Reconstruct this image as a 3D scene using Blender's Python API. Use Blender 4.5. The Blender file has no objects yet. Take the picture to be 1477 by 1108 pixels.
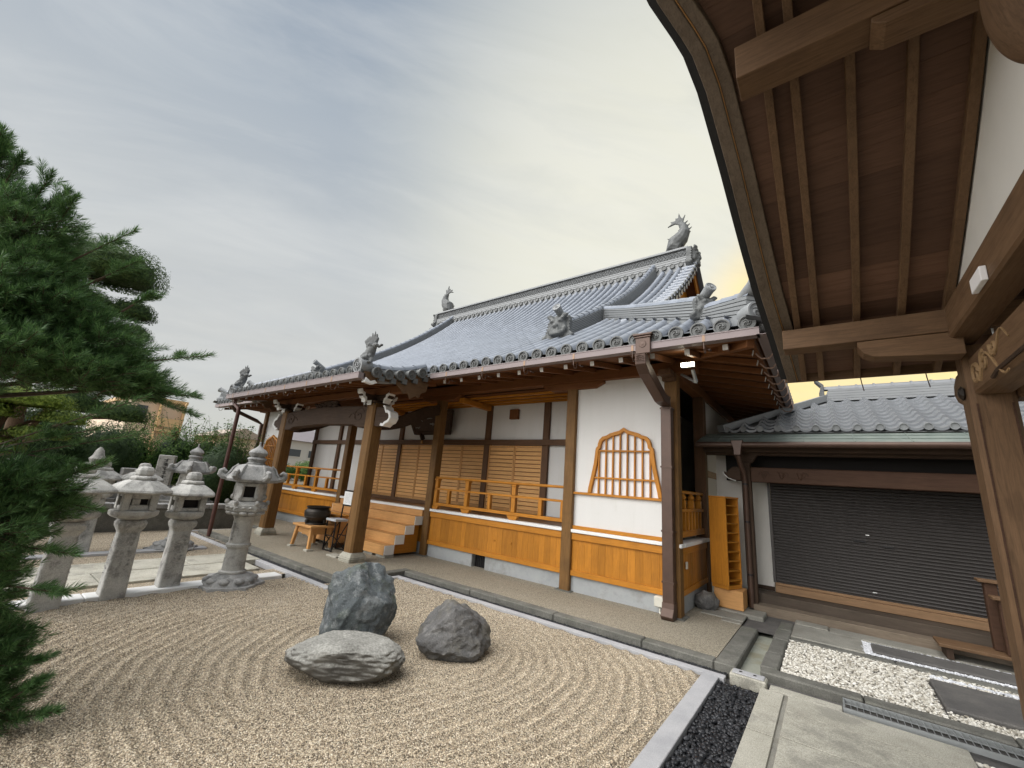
import bpy, math, random
import numpy as np
from mathutils import Vector, Matrix, noise as mnoise
C = bpy.context.scene
COL = C.collection
R = math.radians
rng = np.random.default_rng(7)
random.seed(7)

# ------------------------------------------------------------------ camera
cd = bpy.data.cameras.new('camera'); cam = bpy.data.objects.new('camera', cd); COL.objects.link(cam)
cd.sensor_width = 36.0; cd.sensor_fit = 'HORIZONTAL'; cd.lens = 36.0*589.98/1477.0
cd.clip_start = 0.05; cd.clip_end = 2000
CAM = np.array([1.7411, -6.4586, 1.6])
def cam_rot(yaw, pitch, roll):
    f = np.array([math.sin(yaw)*math.cos(pitch), math.cos(yaw)*math.cos(pitch), math.sin(pitch)])
    r = np.array([math.cos(yaw), -math.sin(yaw), 0]); d = np.cross(f, r)
    return math.cos(roll)*r+math.sin(roll)*d, -math.sin(roll)*r+math.cos(roll)*d, f
cr, cdn, cf = cam_rot(R(-37.7196), R(13.8375), R(-4.54716))
cam.matrix_world = Matrix(((cr[0], -cdn[0], -cf[0], CAM[0]), (cr[1], -cdn[1], -cf[1], CAM[1]), (cr[2], -cdn[2], -cf[2], CAM[2]), (0, 0, 0, 1)))
C.camera = cam

# ------------------------------------------------------------------ light
C.view_settings.view_transform = 'Standard'; C.view_settings.look = 'None'
C.view_settings.exposure = 0.85; C.view_settings.gamma = 1.0
SUN_EL, SUN_AZ = R(58), R(206)          # azimuth clockwise from +Y: soft light from behind the camera, to its left
sun_vec = Vector((math.sin(SUN_AZ)*math.cos(SUN_EL), math.cos(SUN_AZ)*math.cos(SUN_EL), math.sin(SUN_EL)))
sd = bpy.data.lights.new('sun', 'SUN'); sd.energy = 1.2; sd.angle = R(60); sd.color = (1.0, 0.965, 0.92)
so = bpy.data.objects.new('sun', sd); COL.objects.link(so)
so.rotation_euler = (-sun_vec).to_track_quat('-Z', 'Y').to_euler()
W = bpy.data.worlds.new('World'); C.world = W; W.use_nodes = True
C.cycles.max_bounces = 8; C.cycles.diffuse_bounces = 4; C.cycles.glossy_bounces = 3
C.cycles.use_denoising = True; C.cycles.sample_clamp_indirect = 6.0

class NT:
    def __init__(s, tree): s.t = tree
    def n(s, typ, ins=None, **pr):
        nd = s.t.nodes.new(typ)
        for k, v in pr.items(): setattr(nd, k, v)
        for k, v in (ins or {}).items():
            sk = nd.inputs[k]
            if hasattr(v, 'is_output') or isinstance(v, bpy.types.NodeSocket): s.t.links.new(v, sk)
            else: sk.default_value = v
        return nd
    def ramp(s, fac, stops, interp='LINEAR'):
        nd = s.t.nodes.new('ShaderNodeValToRGB'); cr_ = nd.color_ramp; cr_.interpolation = interp
        while len(cr_.elements) < len(stops): cr_.elements.new(0.5)
        for e, (p, c) in zip(cr_.elements, stops):
            e.position = p; e.color = (c[0], c[1], c[2], 1) if not isinstance(c, (int, float)) else (c, c, c, 1)
        s.t.links.new(fac, nd.inputs[0]); return nd.outputs[0]
    def math(s, op, a, b=0.0, clamp=False):
        return s.n('ShaderNodeMath', {0: a, 1: b}, operation=op, use_clamp=clamp).outputs[0]
    def mix(s, fac, a, b, typ='MIX'):
        nd = s.t.nodes.new('ShaderNodeMix'); nd.data_type = 'RGBA'; nd.blend_type = typ
        for k, v in ((0, fac), (6, a), (7, b)):
            if isinstance(v, bpy.types.NodeSocket): s.t.links.new(v, nd.inputs[k])
            elif isinstance(v, (int, float)): nd.inputs[k].default_value = v if k == 0 else (v, v, v, 1)
            else: nd.inputs[k].default_value = (v[0], v[1], v[2], 1)
        return nd.outputs[2]
    def noise(s, vec, scale, detail=4, rough=0.55, out=0, dist=0.0):
        return s.n('ShaderNodeTexNoise', {'Vector': vec, 'Scale': scale, 'Detail': detail, 'Roughness': rough, 'Distortion': dist}).outputs[out]
    def vor(s, vec, scale, feature='F1', out='Distance'):
        return s.n('ShaderNodeTexVoronoi', {'Vector': vec, 'Scale': scale}, feature=feature).outputs[out]
    def scale(s, vec, sx, sy, sz):
        return s.n('ShaderNodeMapping', {'Vector': vec, 'Scale': (sx, sy, sz)}).outputs[0]
    def bump(s, h, strength, dist=0.02, normal=None):
        i = {'Strength': strength, 'Distance': dist, 'Height': h}
        if normal is not None: i['Normal'] = normal
        return s.n('ShaderNodeBump', i).outputs[0]

# overcast evening sky: Nishita seen through a pale cloud sheet, warm where the sun went down behind the store house
w = NT(W.node_tree); bg = W.node_tree.nodes['Background']
sky = w.n('ShaderNodeTexSky', sky_type='NISHITA', sun_disc=False, sun_elevation=SUN_EL, sun_rotation=SUN_AZ)
dirn = w.n('ShaderNodeTexCoord').outputs['Generated']
zz = w.n('ShaderNodeSeparateXYZ', {0: dirn}).outputs[2]
cl = w.ramp(zz, [(0.0, (.68, .665, .60)), (0.18, (.63, .63, .60)), (0.42, (.57, .595, .60)), (0.65, (.44, .49, .54)), (0.88, (.28, .345, .43))])
def glow(v, lo, hi):
    d = w.n('ShaderNodeVectorMath', {0: dirn, 1: tuple(Vector(v).normalized())}, operation='DOT_PRODUCT').outputs['Value']
    return w.n('ShaderNodeMapRange', {0: d, 1: lo, 2: hi, 3: 0.0, 4: 1.0}, interpolation_type='SMOOTHSTEP').outputs[0]
gl_dir = cf + cr*(1290-738.5)/589.98 + cdn*(545-554)/589.98
g2_dir = cf + cr*(1000-738.5)/589.98 + cdn*(360-554)/589.98
cl = w.mix(w.math('MULTIPLY', glow(g2_dir, .70, 1.0), .8), cl, (1.0, .97, .80))
cl = w.mix(w.math('MULTIPLY', glow(gl_dir, .92, .975), 1.0), cl, (1.25, .96, .38))
def rdir(px, py): return cf+cr*(px-738.5)/589.98+cdn*(py-554)/589.98
s0 = rdir(120, 40)/np.linalg.norm(rdir(120, 40))-rdir(930, 330)/np.linalg.norm(rdir(930, 330)); s0 /= np.linalg.norm(s0)
s1 = np.cross(s0, rdir(500, 200)); s1 /= np.linalg.norm(s1); s2 = np.cross(s0, s1)
def dotk(v, k): return w.math('MULTIPLY', w.n('ShaderNodeVectorMath', {0: dirn, 1: tuple(v)}, operation='DOT_PRODUCT').outputs['Value'], k)
cv = w.n('ShaderNodeCombineXYZ', {0: dotk(s0, .9), 1: dotk(s1, 4.2), 2: dotk(s2, 2.0)}).outputs[0]
cn = w.noise(cv, 1.5, 7, .58, dist=.7)
cl = w.mix(w.math('MULTIPLY', w.ramp(cn, [(.40, 0), (.66, 1)]), .55), cl, w.mix(.5, cl, (.90, .90, .86)))
cn2 = w.noise(w.n('ShaderNodeVectorMath', {0: cv, 1: (3.1, 1.7, .4)}, operation='ADD').outputs[0], 1.9, 6, .6, dist=.5)
cl = w.mix(w.math('MULTIPLY', w.ramp(cn2, [(.44, 0), (.70, 1)]), .30), cl, w.mix(.55, cl, (.27, .335, .42)))
lit = glow((-.40, -.81, .30), .65, 1.0)                        # bright sky area added behind the viewer to light the facade
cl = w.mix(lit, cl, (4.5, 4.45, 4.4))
cl = w.mix(glow((-.1, -.2, 1), .84, 1.0), cl, (3.2, 3.2, 3.2))   # another added overhead to light the ground and roof
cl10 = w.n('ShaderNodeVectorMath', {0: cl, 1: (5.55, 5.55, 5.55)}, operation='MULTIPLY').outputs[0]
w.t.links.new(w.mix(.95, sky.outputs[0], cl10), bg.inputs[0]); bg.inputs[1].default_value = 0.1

# ------------------------------------------------------------------ materials
def newmat(name):
    m = bpy.data.materials.new(name); m.use_nodes = True
    g = NT(m.node_tree); b = m.node_tree.nodes['Principled BSDF']; g.b = b
    g.obj = g.n('ShaderNodeTexCoord').outputs['Object']
    g.rnd = g.n('ShaderNodeObjectInfo').outputs['Random']
    off = g.n('ShaderNodeVectorMath', {0: g.rnd, 1: (37., 23., 11.)}, operation='MULTIPLY').outputs[0]
    g.vec = g.n('ShaderNodeVectorMath', {0: g.obj, 1: off}, operation='ADD').outputs[0]
    g.isl = g.n('ShaderNodeNewGeometry').outputs['Random Per Island']
    return m, g
def fin(g, col, rough=.6, metal=0.0, nrm=None, spec=None):
    for k, v in (('Base Color', col), ('Roughness', rough), ('Metallic', metal), ('Normal', nrm), ('Specular IOR Level', spec)):
        if v is None: continue
        if isinstance(v, bpy.types.NodeSocket): g.t.links.new(v, g.b.inputs[k])
        elif k == 'Base Color': g.b.inputs[k].default_value = (v[0], v[1], v[2], 1)
        else: g.b.inputs[k].default_value = v
def hsv(c, k): return tuple(max(0, min(1, x*k)) for x in c)
def wood(name, c, axis='z', rough=.55, fine=1.0, grain=.35, isl=.25, stain=.0, stain_col=(.05, .035, .025)):
    m, g = newmat(name)
    st = {'x': (.07, 1, 1), 'y': (1, .07, 1), 'z': (1, 1, .07)}[axis]
    iv = g.n('ShaderNodeVectorMath', {0: g.isl, 1: (19., 31., 47.)}, operation='MULTIPLY').outputs[0]
    v = g.n('ShaderNodeVectorMath', {0: g.vec, 1: iv}, operation='ADD').outputs[0]
    vs = g.scale(v, *st)
    n1 = g.noise(vs, 42*fine, 6, .65, dist=.8); n2 = g.noise(vs, 170*fine, 3, .6); n3 = g.noise(v, 2.3, 5, .65)
    f = g.math('ADD', g.math('MULTIPLY', n1, .65), g.math('MULTIPLY', n2, .35))
    col = g.ramp(f, [(.3, hsv(c, 1-grain)), (.52, c), (.72, hsv(c, 1+grain*.6))])
    k = g.math('ADD', g.math('MULTIPLY', g.isl, isl*2), 1-isl)
    k = g.math('MULTIPLY', k, g.math('ADD', g.math('MULTIPLY', n3, .4), .8))
    col = g.mix(1.0, col, g.n('ShaderNodeCombineColor', {0: k, 1: k, 2: k}).outputs[0], 'MULTIPLY')
    if stain > 0:
        s1 = g.noise(g.scale(v, *[1 if q < 1 else q for q in (1, 1, .35)]), 2.6, 6, .65)
        col = g.mix(g.math('MULTIPLY', g.ramp(s1, [(.48, 0), (.72, 1)]), stain), col, stain_col)
    fin(g, col, g.ramp(n1, [(.2, rough+.1), (.8, rough-.08)]), 0, g.bump(f, .25, .004), .22)
    return m
def stone(name, stops, scale=6, rough=.85, bump=.5, speck=.0, speck_scale=160, bdist=.02, moss=None, spots=None):
    m, g = newmat(name)
    n1 = g.noise(g.vec, scale, 8, .62); n2 = g.noise(g.vec, scale*5, 5, .6); n3 = g.noise(g.vec, scale*.35, 3)
    f = g.math('ADD', g.math('MULTIPLY', n1, .55), g.math('ADD', g.math('MULTIPLY', n2, .2), g.math('MULTIPLY', n3, .25)))
    col = g.ramp(f, stops)
    h = g.math('ADD', n1, g.math('MULTIPLY', n2, .5))
    if speck > 0:
        sp = g.noise(g.vec, speck_scale, 2, .5)
        k = g.ramp(sp, [(.32, 1-speck), (.5, 1.0), (.7, 1+speck)])
        col = g.mix(1.0, col, k, 'MULTIPLY'); h = g.math('ADD', h, g.math('MULTIPLY', sp, .3))
    if spots is not None:
        s2 = g.noise(g.vec, spots[2], 6, .7)
        col = g.mix(g.math('MULTIPLY', g.ramp(s2, [(.52, 0), (.62, 1)]), spots[1]), col, spots[0])
    if moss is not None:
        up = g.n('ShaderNodeSeparateXYZ', {0: g.n('ShaderNodeNewGeometry').outputs['Normal']}).outputs[2]
        mm = g.math('MULTIPLY', g.ramp(g.noise(g.vec, 3.1, 6, .7), [(.5, 0), (.66, 1)]), g.ramp(up, [(.0, .15), (.8, 1)]))
        col = g.mix(g.math('MULTIPLY', mm, moss[1]), col, moss[0])
    fin(g, col, rough, 0, g.bump(h, bump, bdist), .35)
    return m
def plain(name, c, rough=.5, metal=0.0, var=.12, scale=8, bump=.0, isl=0.0, spec=.5):
    m, g = newmat(name)
    n1 = g.noise(g.vec, scale, 5, .6)
    k = g.math('ADD', g.math('MULTIPLY', n1, var*2), 1-var)
    if isl > 0: k = g.math('MULTIPLY', k, g.math('ADD', g.math('MULTIPLY', g.isl, isl*2), 1-isl))
    col = g.mix(1.0, c, g.n('ShaderNodeCombineColor', {0: k, 1: k, 2: k}).outputs[0], 'MULTIPLY')
    fin(g, col, rough, metal, g.bump(n1, bump, .01) if bump > 0 else None, spec)
    return m
def pebbles(name, stops, scale, rough=.75, bump=1.0, dist=.006, var=.3):
    m, g = newmat(name)
    wv = g.n('ShaderNodeVectorMath', {0: g.vec, 1: g.n('ShaderNodeVectorMath', {0: g.noise(g.vec, scale*.9, 2, .5, out=1), 1: (.5/scale,)*3}, operation='MULTIPLY').outputs[0]}, operation='ADD').outputs[0]
    vn = g.n('ShaderNodeTexVoronoi', {'Vector': wv, 'Scale': scale})
    rv = g.n('ShaderNodeSeparateColor', {0: vn.outputs['Color']}).outputs[0]
    big = g.noise(g.vec, .8, 4)
    col = g.ramp(g.math('ADD', rv, g.math('MULTIPLY', g.math('SUBTRACT', big, .5), var)), stops)
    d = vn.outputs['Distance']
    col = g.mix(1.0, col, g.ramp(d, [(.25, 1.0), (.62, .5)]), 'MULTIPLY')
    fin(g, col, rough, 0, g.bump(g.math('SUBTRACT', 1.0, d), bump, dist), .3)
    return m
def islmat(name, stops, rough=.7, var=.2, scale=30, spec=.3, bump=.0):
    m, g = newmat(name)
    col = g.ramp(g.isl, stops)
    k = g.noise(g.vec, scale, 4)
    col = g.mix(1.0, col, g.ramp(k, [(.25, 1-var), (.75, 1+var)]), 'MULTIPLY')
    fin(g, col, rough, 0, g.bump(k, bump, .005) if bump else None, spec)
    return m
def leafmat(name, stops, rough=.55, trans=.25, big=None):
    m, g = newmat(name)
    f = g.math('ADD', g.math('MULTIPLY', g.isl, .55), g.math('MULTIPLY', g.noise(g.vec, 2.2, 3), .45))
    col = g.ramp(f, stops)
    fin(g, col, rough, 0, None, .3)
    if trans > 0:
        tr = g.n('ShaderNodeBsdfTranslucent', {0: col}).outputs[0]
        mx = g.n('ShaderNodeMixShader', {0: trans, 1: g.b.outputs[0], 2: tr}).outputs[0]
        g.t.links.new(mx, g.t.nodes['Material Output'].inputs[0])
    return m

HONEY = (.43, .175, .022); HON2 = (.44, .20, .055); DARK = (.11, .058, .03); EAVE = (.155, .062, .022)
M = {}
for a in 'xyz':
    M['honey_'+a] = wood('honey_wood_'+a, HONEY, a, .42, 1.0, .28, .17, .22, (.20, .075, .012))
    M['dark_'+a] = wood('dark_timber_'+a, DARK, a, .6, 1.0, .35, .15, .35)
    M['eave_'+a] = wood('eave_timber_'+a, EAVE, a, .6, 1.0, .3, .2)
    M['post_'+a] = wood('weathered_post_'+a, (.17, .090, .031), a, .6, .8, .4, .1, .5, (.06, .034, .016))
    M['old_'+a] = wood('old_timber_'+a, (.055, .034, .022), a, .7, 1.0, .4, .15, .3, (.02, .015, .012))
    M['pale_'+a] = wood('pale_wood_'+a, (.50, .265, .10), a, .5, .8, .25, .15)
    M['gate_'+a] = wood('gate_timber_'+a, (.135, .079, .042), a, .6, .9, .4, .12, .4, (.05, .028, .016))
M['step'] = wood('worn_step', (.075, .058, .044), 'x', .75, .8, .35, .2, .3, (.04, .032, .025))
M['carved'] = wood('carved_timber', (.062, .032, .019), 'x', .65, .8, .35, .1)
M['shoji'] = wood('door_wood', (.68, .38, .145), 'x', .5, 1.2, .2, .1)
M['soffit'] = wood('soffit_boards', (.125, .068, .043), 'x', .65, .9, .3, .38)
M['bleach_x'] = wood('bleached_timber', (.17, .135, .10), 'x', .75, .8, .35, .2, .3, (.07, .055, .04))
M['bark'] = wood('bark', (.10, .065, .04), 'z', .9, 2.0, .5, .1)
M['twig'] = plain('twig_bark', (.075, .05, .032), .8)
def plaster():
    m, g = newmat('white_plaster')
    n1 = g.noise(g.vec, 1.3, 6, .6); st = g.noise(g.scale(g.vec, 1, 1, .09), 5.5, 6, .65); n3 = g.noise(g.vec, 240, 2)
    col = g.ramp(g.math('ADD', g.math('MULTIPLY', n1, .5), g.math('MULTIPLY', st, .5)), [(.30, (.585, .575, .545)), (.46, (.685, .68, .66)), (.7, (.72, .715, .70))])
    col = g.mix(1.0, col, g.ramp(n3, [(.3, .96), (.7, 1.04)]), 'MULTIPLY')
    fin(g, col, .85, 0, g.bump(g.math('ADD', n1, g.math('MULTIPLY', n3, .3)), .12, .004), .3); return m
M['plaster'] = plaster()
M['plaster_old'] = plain('aged_plaster', (.72, .70, .65), .85, 0, .08, 2, .05)
M['white'] = plain('white_paint', (.80, .80, .78), .5, 0, .05, 20)
M['paper'] = plain('white_panel', (.78, .76, .75), .6, 0, .03, 6)
M['concrete'] = stone('plinth_concrete', [(.3, (.26, .275, .28)), (.5, (.35, .365, .37)), (.7, (.40, .41, .405))], 2.5, .85, .2, .06, 160, .02, None, ((.22, .215, .19), .5, 1.6))
M['tile'] = None
def tilemat(name, c, rough):
    m, g = newmat(name)
    n1 = g.noise(g.vec, 3.0, 6, .65); n2 = g.noise(g.vec, 40, 3)
    k = g.math('MULTIPLY', g.math('ADD', g.math('MULTIPLY', g.isl, .16), .92), g.math('ADD', g.math('MULTIPLY', n1, .5), .75))
    col = g.mix(1.0, c, g.n('ShaderNodeCombineColor', {0: k, 1: k, 2: k}).outputs[0], 'MULTIPLY')
    col = g.mix(g.math('MULTIPLY', g.ramp(n1, [(.55, 0), (.75, 1)]), .25), col, (.17, .175, .16))
    fin(g, col, g.math('ADD', g.math('MULTIPLY', g.isl, .14), g.math('ADD', g.math('MULTIPLY', n2, .12), rough-.12)), .0, g.bump(n2, .12, .004), .75)
    return m
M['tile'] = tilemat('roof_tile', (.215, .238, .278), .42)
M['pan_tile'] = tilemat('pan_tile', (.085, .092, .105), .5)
M['shed_tile'] = tilemat('shed_tile', (.15, .16, .172), .40)
M['tile_end'] = tilemat('ridge_tile', (.215, .225, .23), .5)
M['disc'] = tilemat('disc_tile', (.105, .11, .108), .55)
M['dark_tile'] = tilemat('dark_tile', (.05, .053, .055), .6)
M['ornament'] = stone('tile_ornament', [(.3, (.07, .073, .073)), (.5, (.115, .12, .12)), (.7, (.19, .197, .19))], 9, .6, .3)
M['copper'] = plain('copper_gutter', (.225, .183, .18), .55, .12, .14, 5)
M['copper_dark'] = plain('brown_copper', (.082, .048, .034), .42, .3, .3, 7)
M['copper_green'] = stone('weathered_copper', [(.3, (.09, .11, .10)), (.5, (.16, .19, .17)), (.7, (.24, .27, .24))], 3, .5, .1)
M['shutter'] = plain('shutter_steel', (.052, .046, .043), .5, .2, .12, 3)
M['black'] = plain('black_iron', (.012, .012, .013), .5, .3, .2)
M['bronze'] = plain('dark_bronze', (.035, .029, .024), .45, .5, .4, 10, .3)
M['dark'] = plain('dark_void', (.012, .010, .009), .9)
M['galv'] = plain('galvanised_steel', (.42, .44, .44), .45, .6, .2, 12)
M['conc_box'] = plain('plastic_box', (.62, .60, .52), .5)
m_, g_ = newmat('lamp_glass'); g_.b.inputs['Emission Color'].default_value = (1, .93, .72, 1); g_.b.inputs['Emission Strength'].default_value = 14; M['lamp'] = m_
M['lantern'] = stone('lantern_granite', [(.30, (.16, .16, .15)), (.45, (.36, .355, .335)), (.62, (.50, .49, .46)), (.75, (.62, .61, .58))], 5.5, .9, .5, .22, 130, .015, None, ((.10, .095, .09), .55, 4.5))
M['lantern_dark'] = stone('weathered_granite', [(.30, (.12, .12, .12)), (.45, (.25, .25, .245)), (.62, (.36, .355, .34)), (.75, (.48, .47, .45))], 6, .9, .5, .22, 130, .015, None, ((.07, .07, .068), .6, 4.5))
M['granite'] = stone('pale_granite', [(.3, (.30, .305, .32)), (.5, (.39, .39, .40)), (.7, (.46, .46, .465))], 3, .75, .12, .2, 190, .004)
M['white_granite'] = stone('white_granite', [(.3, (.60, .60, .59)), (.5, (.70, .70, .69)), (.7, (.76, .76, .75))], 3, .75, .12, .1, 190, .004)
M['kerb'] = stone('kerb_stone', [(.3, (.075, .075, .066)), (.5, (.135, .132, .116)), (.7, (.205, .20, .175))], 5, .9, .6, .22, 110, .012, ((.09, .10, .06), .3))
M['slab'] = stone('paving_stone', [(.3, (.27, .255, .215)), (.5, (.39, .375, .315)), (.7, (.48, .46, .40))], 3.2, .85, .35, .3, 130, .008, None, ((.16, .155, .135), .5, 2.2))
M['slab_grey'] = stone('grey_slab', [(.3, (.17, .165, .145)), (.5, (.25, .242, .21)), (.7, (.35, .335, .29))], 2.6, .88, .4, .22, 120, .01, None, ((.17, .155, .125), .5, 2.0))
M['slab_dark'] = stone('dark_slab', [(.3, (.065, .063, .06)), (.5, (.105, .10, .095)), (.7, (.16, .15, .135))], 3, .85, .4, .15, 120, .01)
M['channel'] = stone('wet_channel', [(.3, (.20, .21, .17)), (.5, (.30, .31, .26)), (.7, (.38, .38, .32))], 2.4, .7, .25, .1, 90, .008, None, ((.22, .19, .11), .5, 1.7))
M['rock_dark'] = stone('blue_grey_rock', [(.28, (.035, .042, .046)), (.46, (.085, .098, .104)), (.60, (.13, .145, .15)), (.76, (.26, .28, .28))], 3.0, .7, .9, .25, 90, .03, ((.10, .12, .055), .5), ((.34, .355, .355), .55, 9.0))
M['rock_brown'] = stone('brown_grey_rock', [(.28, (.04, .038, .037)), (.46, (.09, .088, .086)), (.62, (.145, .14, .135)), (.76, (.25, .25, .24))], 3.4, .72, .8, .22, 90, .03, ((.15, .13, .07), .4), ((.32, .31, .29), .3, 9.0))
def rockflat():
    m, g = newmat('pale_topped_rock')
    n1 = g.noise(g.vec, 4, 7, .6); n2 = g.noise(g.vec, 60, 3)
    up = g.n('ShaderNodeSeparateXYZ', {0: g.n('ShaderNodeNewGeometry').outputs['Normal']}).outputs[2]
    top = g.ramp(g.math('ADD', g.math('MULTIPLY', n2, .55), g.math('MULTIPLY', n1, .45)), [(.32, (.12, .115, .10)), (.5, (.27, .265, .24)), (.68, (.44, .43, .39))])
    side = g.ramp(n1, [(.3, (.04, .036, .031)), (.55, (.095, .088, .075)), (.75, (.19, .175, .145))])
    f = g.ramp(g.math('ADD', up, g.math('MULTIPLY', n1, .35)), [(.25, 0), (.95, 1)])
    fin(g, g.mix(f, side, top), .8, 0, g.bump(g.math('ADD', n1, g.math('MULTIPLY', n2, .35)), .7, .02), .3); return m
M['rock_flat'] = rockflat()
GR = [(.0, (.05, .04, .03)), (.16, (.15, .117, .083)), (.36, (.36, .287, .20)), (.62, (.55, .45, .32)), (.84, (.71, .615, .455)), (1.0, (.86, .78, .64))]
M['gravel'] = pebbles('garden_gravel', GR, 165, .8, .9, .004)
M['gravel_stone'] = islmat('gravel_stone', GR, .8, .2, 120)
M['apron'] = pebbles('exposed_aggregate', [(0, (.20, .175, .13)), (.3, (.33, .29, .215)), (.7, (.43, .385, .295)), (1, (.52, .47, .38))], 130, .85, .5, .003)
M['dirt'] = stone('earth', [(.3, (.10, .08, .06)), (.5, (.17, .14, .10)), (.7, (.24, .20, .15))], 2, .95, .6, .3, 60)
M['blackpeb'] = islmat('black_pebble', [(0, (.006, .0065, .008)), (.6, (.015, .016, .019)), (1, (.036, .038, .043))], .42, .3, 40, .45)
M['whitepeb'] = islmat('white_pebble', [(0, (.30, .27, .22)), (.25, (.50, .47, .40)), (.6, (.64, .61, .54)), (1, (.75, .73, .67))], .7, .15, 60, .35)
M['whitepaint'] = islmat('bright_pebble', [(0, (.50, .51, .54)), (1, (.74, .75, .77))], .7, .08, 60, .3)
M['pine'] = leafmat('pine_needle', [(.2, (.035, .080, .030)), (.45, (.080, .165, .056)), (.65, (.125, .235, .078)), (.85, (.19, .31, .11))], .45, .2)
M['trim'] = leafmat('topiary_leaf', [(.2, (.022, .05, .014)), (.5, (.05, .095, .024)), (.8, (.085, .14, .035))], .55, .2)
M['trim_y'] = leafmat('yellow_green_leaf', [(.2, (.06, .10, .015)), (.5, (.13, .19, .028)), (.8, (.22, .28, .05))], .55, .25)
M['hedge'] = leafmat('hedge_leaf', [(.2, (.03, .07, .016)), (.5, (.075, .15, .03)), (.8, (.14, .23, .055))], .55, .3)
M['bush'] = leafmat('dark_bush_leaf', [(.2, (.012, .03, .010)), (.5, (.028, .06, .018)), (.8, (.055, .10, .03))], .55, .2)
M['bldg'] = plain('beige_render', (.70, .56, .42), .85, 0, .06, .3)
M['bldg_w'] = plain('pale_render', (.62, .60, .56), .85, 0, .06, .3)
M['bldg_o'] = plain('orange_trim', (.62, .42, .22), .7)
M['roof_far'] = plain('far_roof', (.20, .18, .19), .7, 0, .1, 1)
M['glass'] = plain('far_glass', (.05, .06, .07), .15)
M['ink'] = plain('black_ink', (.02, .02, .02), .7)
M['tray'] = plain('grey_tray', (.45, .47, .50), .4)
M['rust'] = plain('rust_pipe', (.085, .035, .026), .5, .2, .35, 12)

# ------------------------------------------------------------------ mesh helpers
class MB:
    def __init__(s): s.v = []; s.f = []; s.nv = 0
    def raw(s, V, F):
        V = np.asarray(V, float).reshape(-1, 3); s.v.append(V); o = s.nv
        if isinstance(F, np.ndarray): s.f.append(F+o)
        else:
            by = {}
            for f in F: by.setdefault(len(f), []).append(f)
            s.f += [np.asarray(q, int)+o for q in by.values()]
        s.nv += len(V); return s
    def box(s, x0, x1, y0, y1, z0, z1):
        V = [(x0, y0, z0), (x1, y0, z0), (x1, y1, z0), (x0, y1, z0), (x0, y0, z1), (x1, y0, z1), (x1, y1, z1), (x0, y1, z1)]
        return s.raw(V, np.array([(0, 3, 2, 1), (4, 5, 6, 7), (0, 1, 5, 4), (1, 2, 6, 5), (2, 3, 7, 6), (3, 0, 4, 7)]))
    def bar(s, p, q, w, h, up=(0, 0, 1), w2=None, h2=None):
        p = np.array(p, float); q = np.array(q, float); d = q-p; d /= np.linalg.norm(d)
        u = np.array(up, float)
        if abs(d@u) > .999: u = np.array((0, 1., 0)) if abs(d[1]) < .9 else np.array((1., 0, 0))
        sd_ = np.cross(d, u); sd_ /= np.linalg.norm(sd_); u = np.cross(sd_, d)
        V = []
        for c, a, b in ((p, w, h), (q, w2 or w, h2 or h)):
            V += [c-sd_*a/2-u*b/2, c+sd_*a/2-u*b/2, c+sd_*a/2+u*b/2, c-sd_*a/2+u*b/2]
        return s.raw(V, np.array([(0, 3, 2, 1), (4, 5, 6, 7), (0, 1, 5, 4), (1, 2, 6, 5), (2, 3, 7, 6), (3, 0, 4, 7)]))
    def prism(s, pts, fn, a0, a1):                       # polygon pts (2d), fn(u,v,a)->xyz, extruded from a0 to a1
        n = len(pts); V = [fn(u, v, a0) for u, v in pts]+[fn(u, v, a1) for u, v in pts]
        F = [tuple(range(n))[::-1], tuple(range(n, 2*n))]+[(i, (i+1) % n, n+(i+1) % n, n+i) for i in range(n)]
        return s.raw(V, F)
    def tube(s, path, r, n=8, caps=True):
        P = np.array(path, float); k = len(P); r = np.broadcast_to(np.array(r, float), (k,))
        T = np.gradient(P, axis=0); T /= np.linalg.norm(T, axis=1)[:, None]+1e-12
        u = np.array([0, 0, 1.0]) if abs(T[0][2]) < .9 else np.array([1.0, 0, 0])
        V = []
        for i in range(k):
            a = np.cross(T[i], u); a /= np.linalg.norm(a)+1e-12; u = np.cross(a, T[i])
            th = np.arange(n)*2*math.pi/n
            V.append(P[i]+r[i]*(np.cos(th)[:, None]*a+np.sin(th)[:, None]*u))
        F = [(i*n+j, i*n+(j+1) % n, (i+1)*n+(j+1) % n, (i+1)*n+j) for i in range(k-1) for j in range(n)]
        if caps: F += [tuple(range(n))[::-1], tuple(range((k-1)*n, k*n))]
        return s.raw(np.concatenate(V), F)
    def lathe(s, prof, n=16, c=(0, 0, 0), rot=0.0, M3=None):
        V = []; k = len(prof)
        for r_, z_ in prof:
            for j in range(n):
                a = rot+2*math.pi*j/n; V.append((r_*math.cos(a), r_*math.sin(a), z_))
        V = np.array(V)
        if M3 is not None: V = V@np.array(M3).T
        V += np.array(c)
        F = [(i*n+j, i*n+(j+1) % n, (i+1)*n+(j+1) % n, (i+1)*n+j) for i in range(k-1) for j in range(n)]
        F += [tuple(range(n))[::-1], tuple(range((k-1)*n, k*n))]
        return s.raw(V, F)
    def ell(s, c, r, M3=None, sub=2):
        V, F = ICO[sub]; V = V*np.array(r)
        if M3 is not None: V = V@np.array(M3).T
        return s.raw(V+np.array(c), F)
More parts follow.
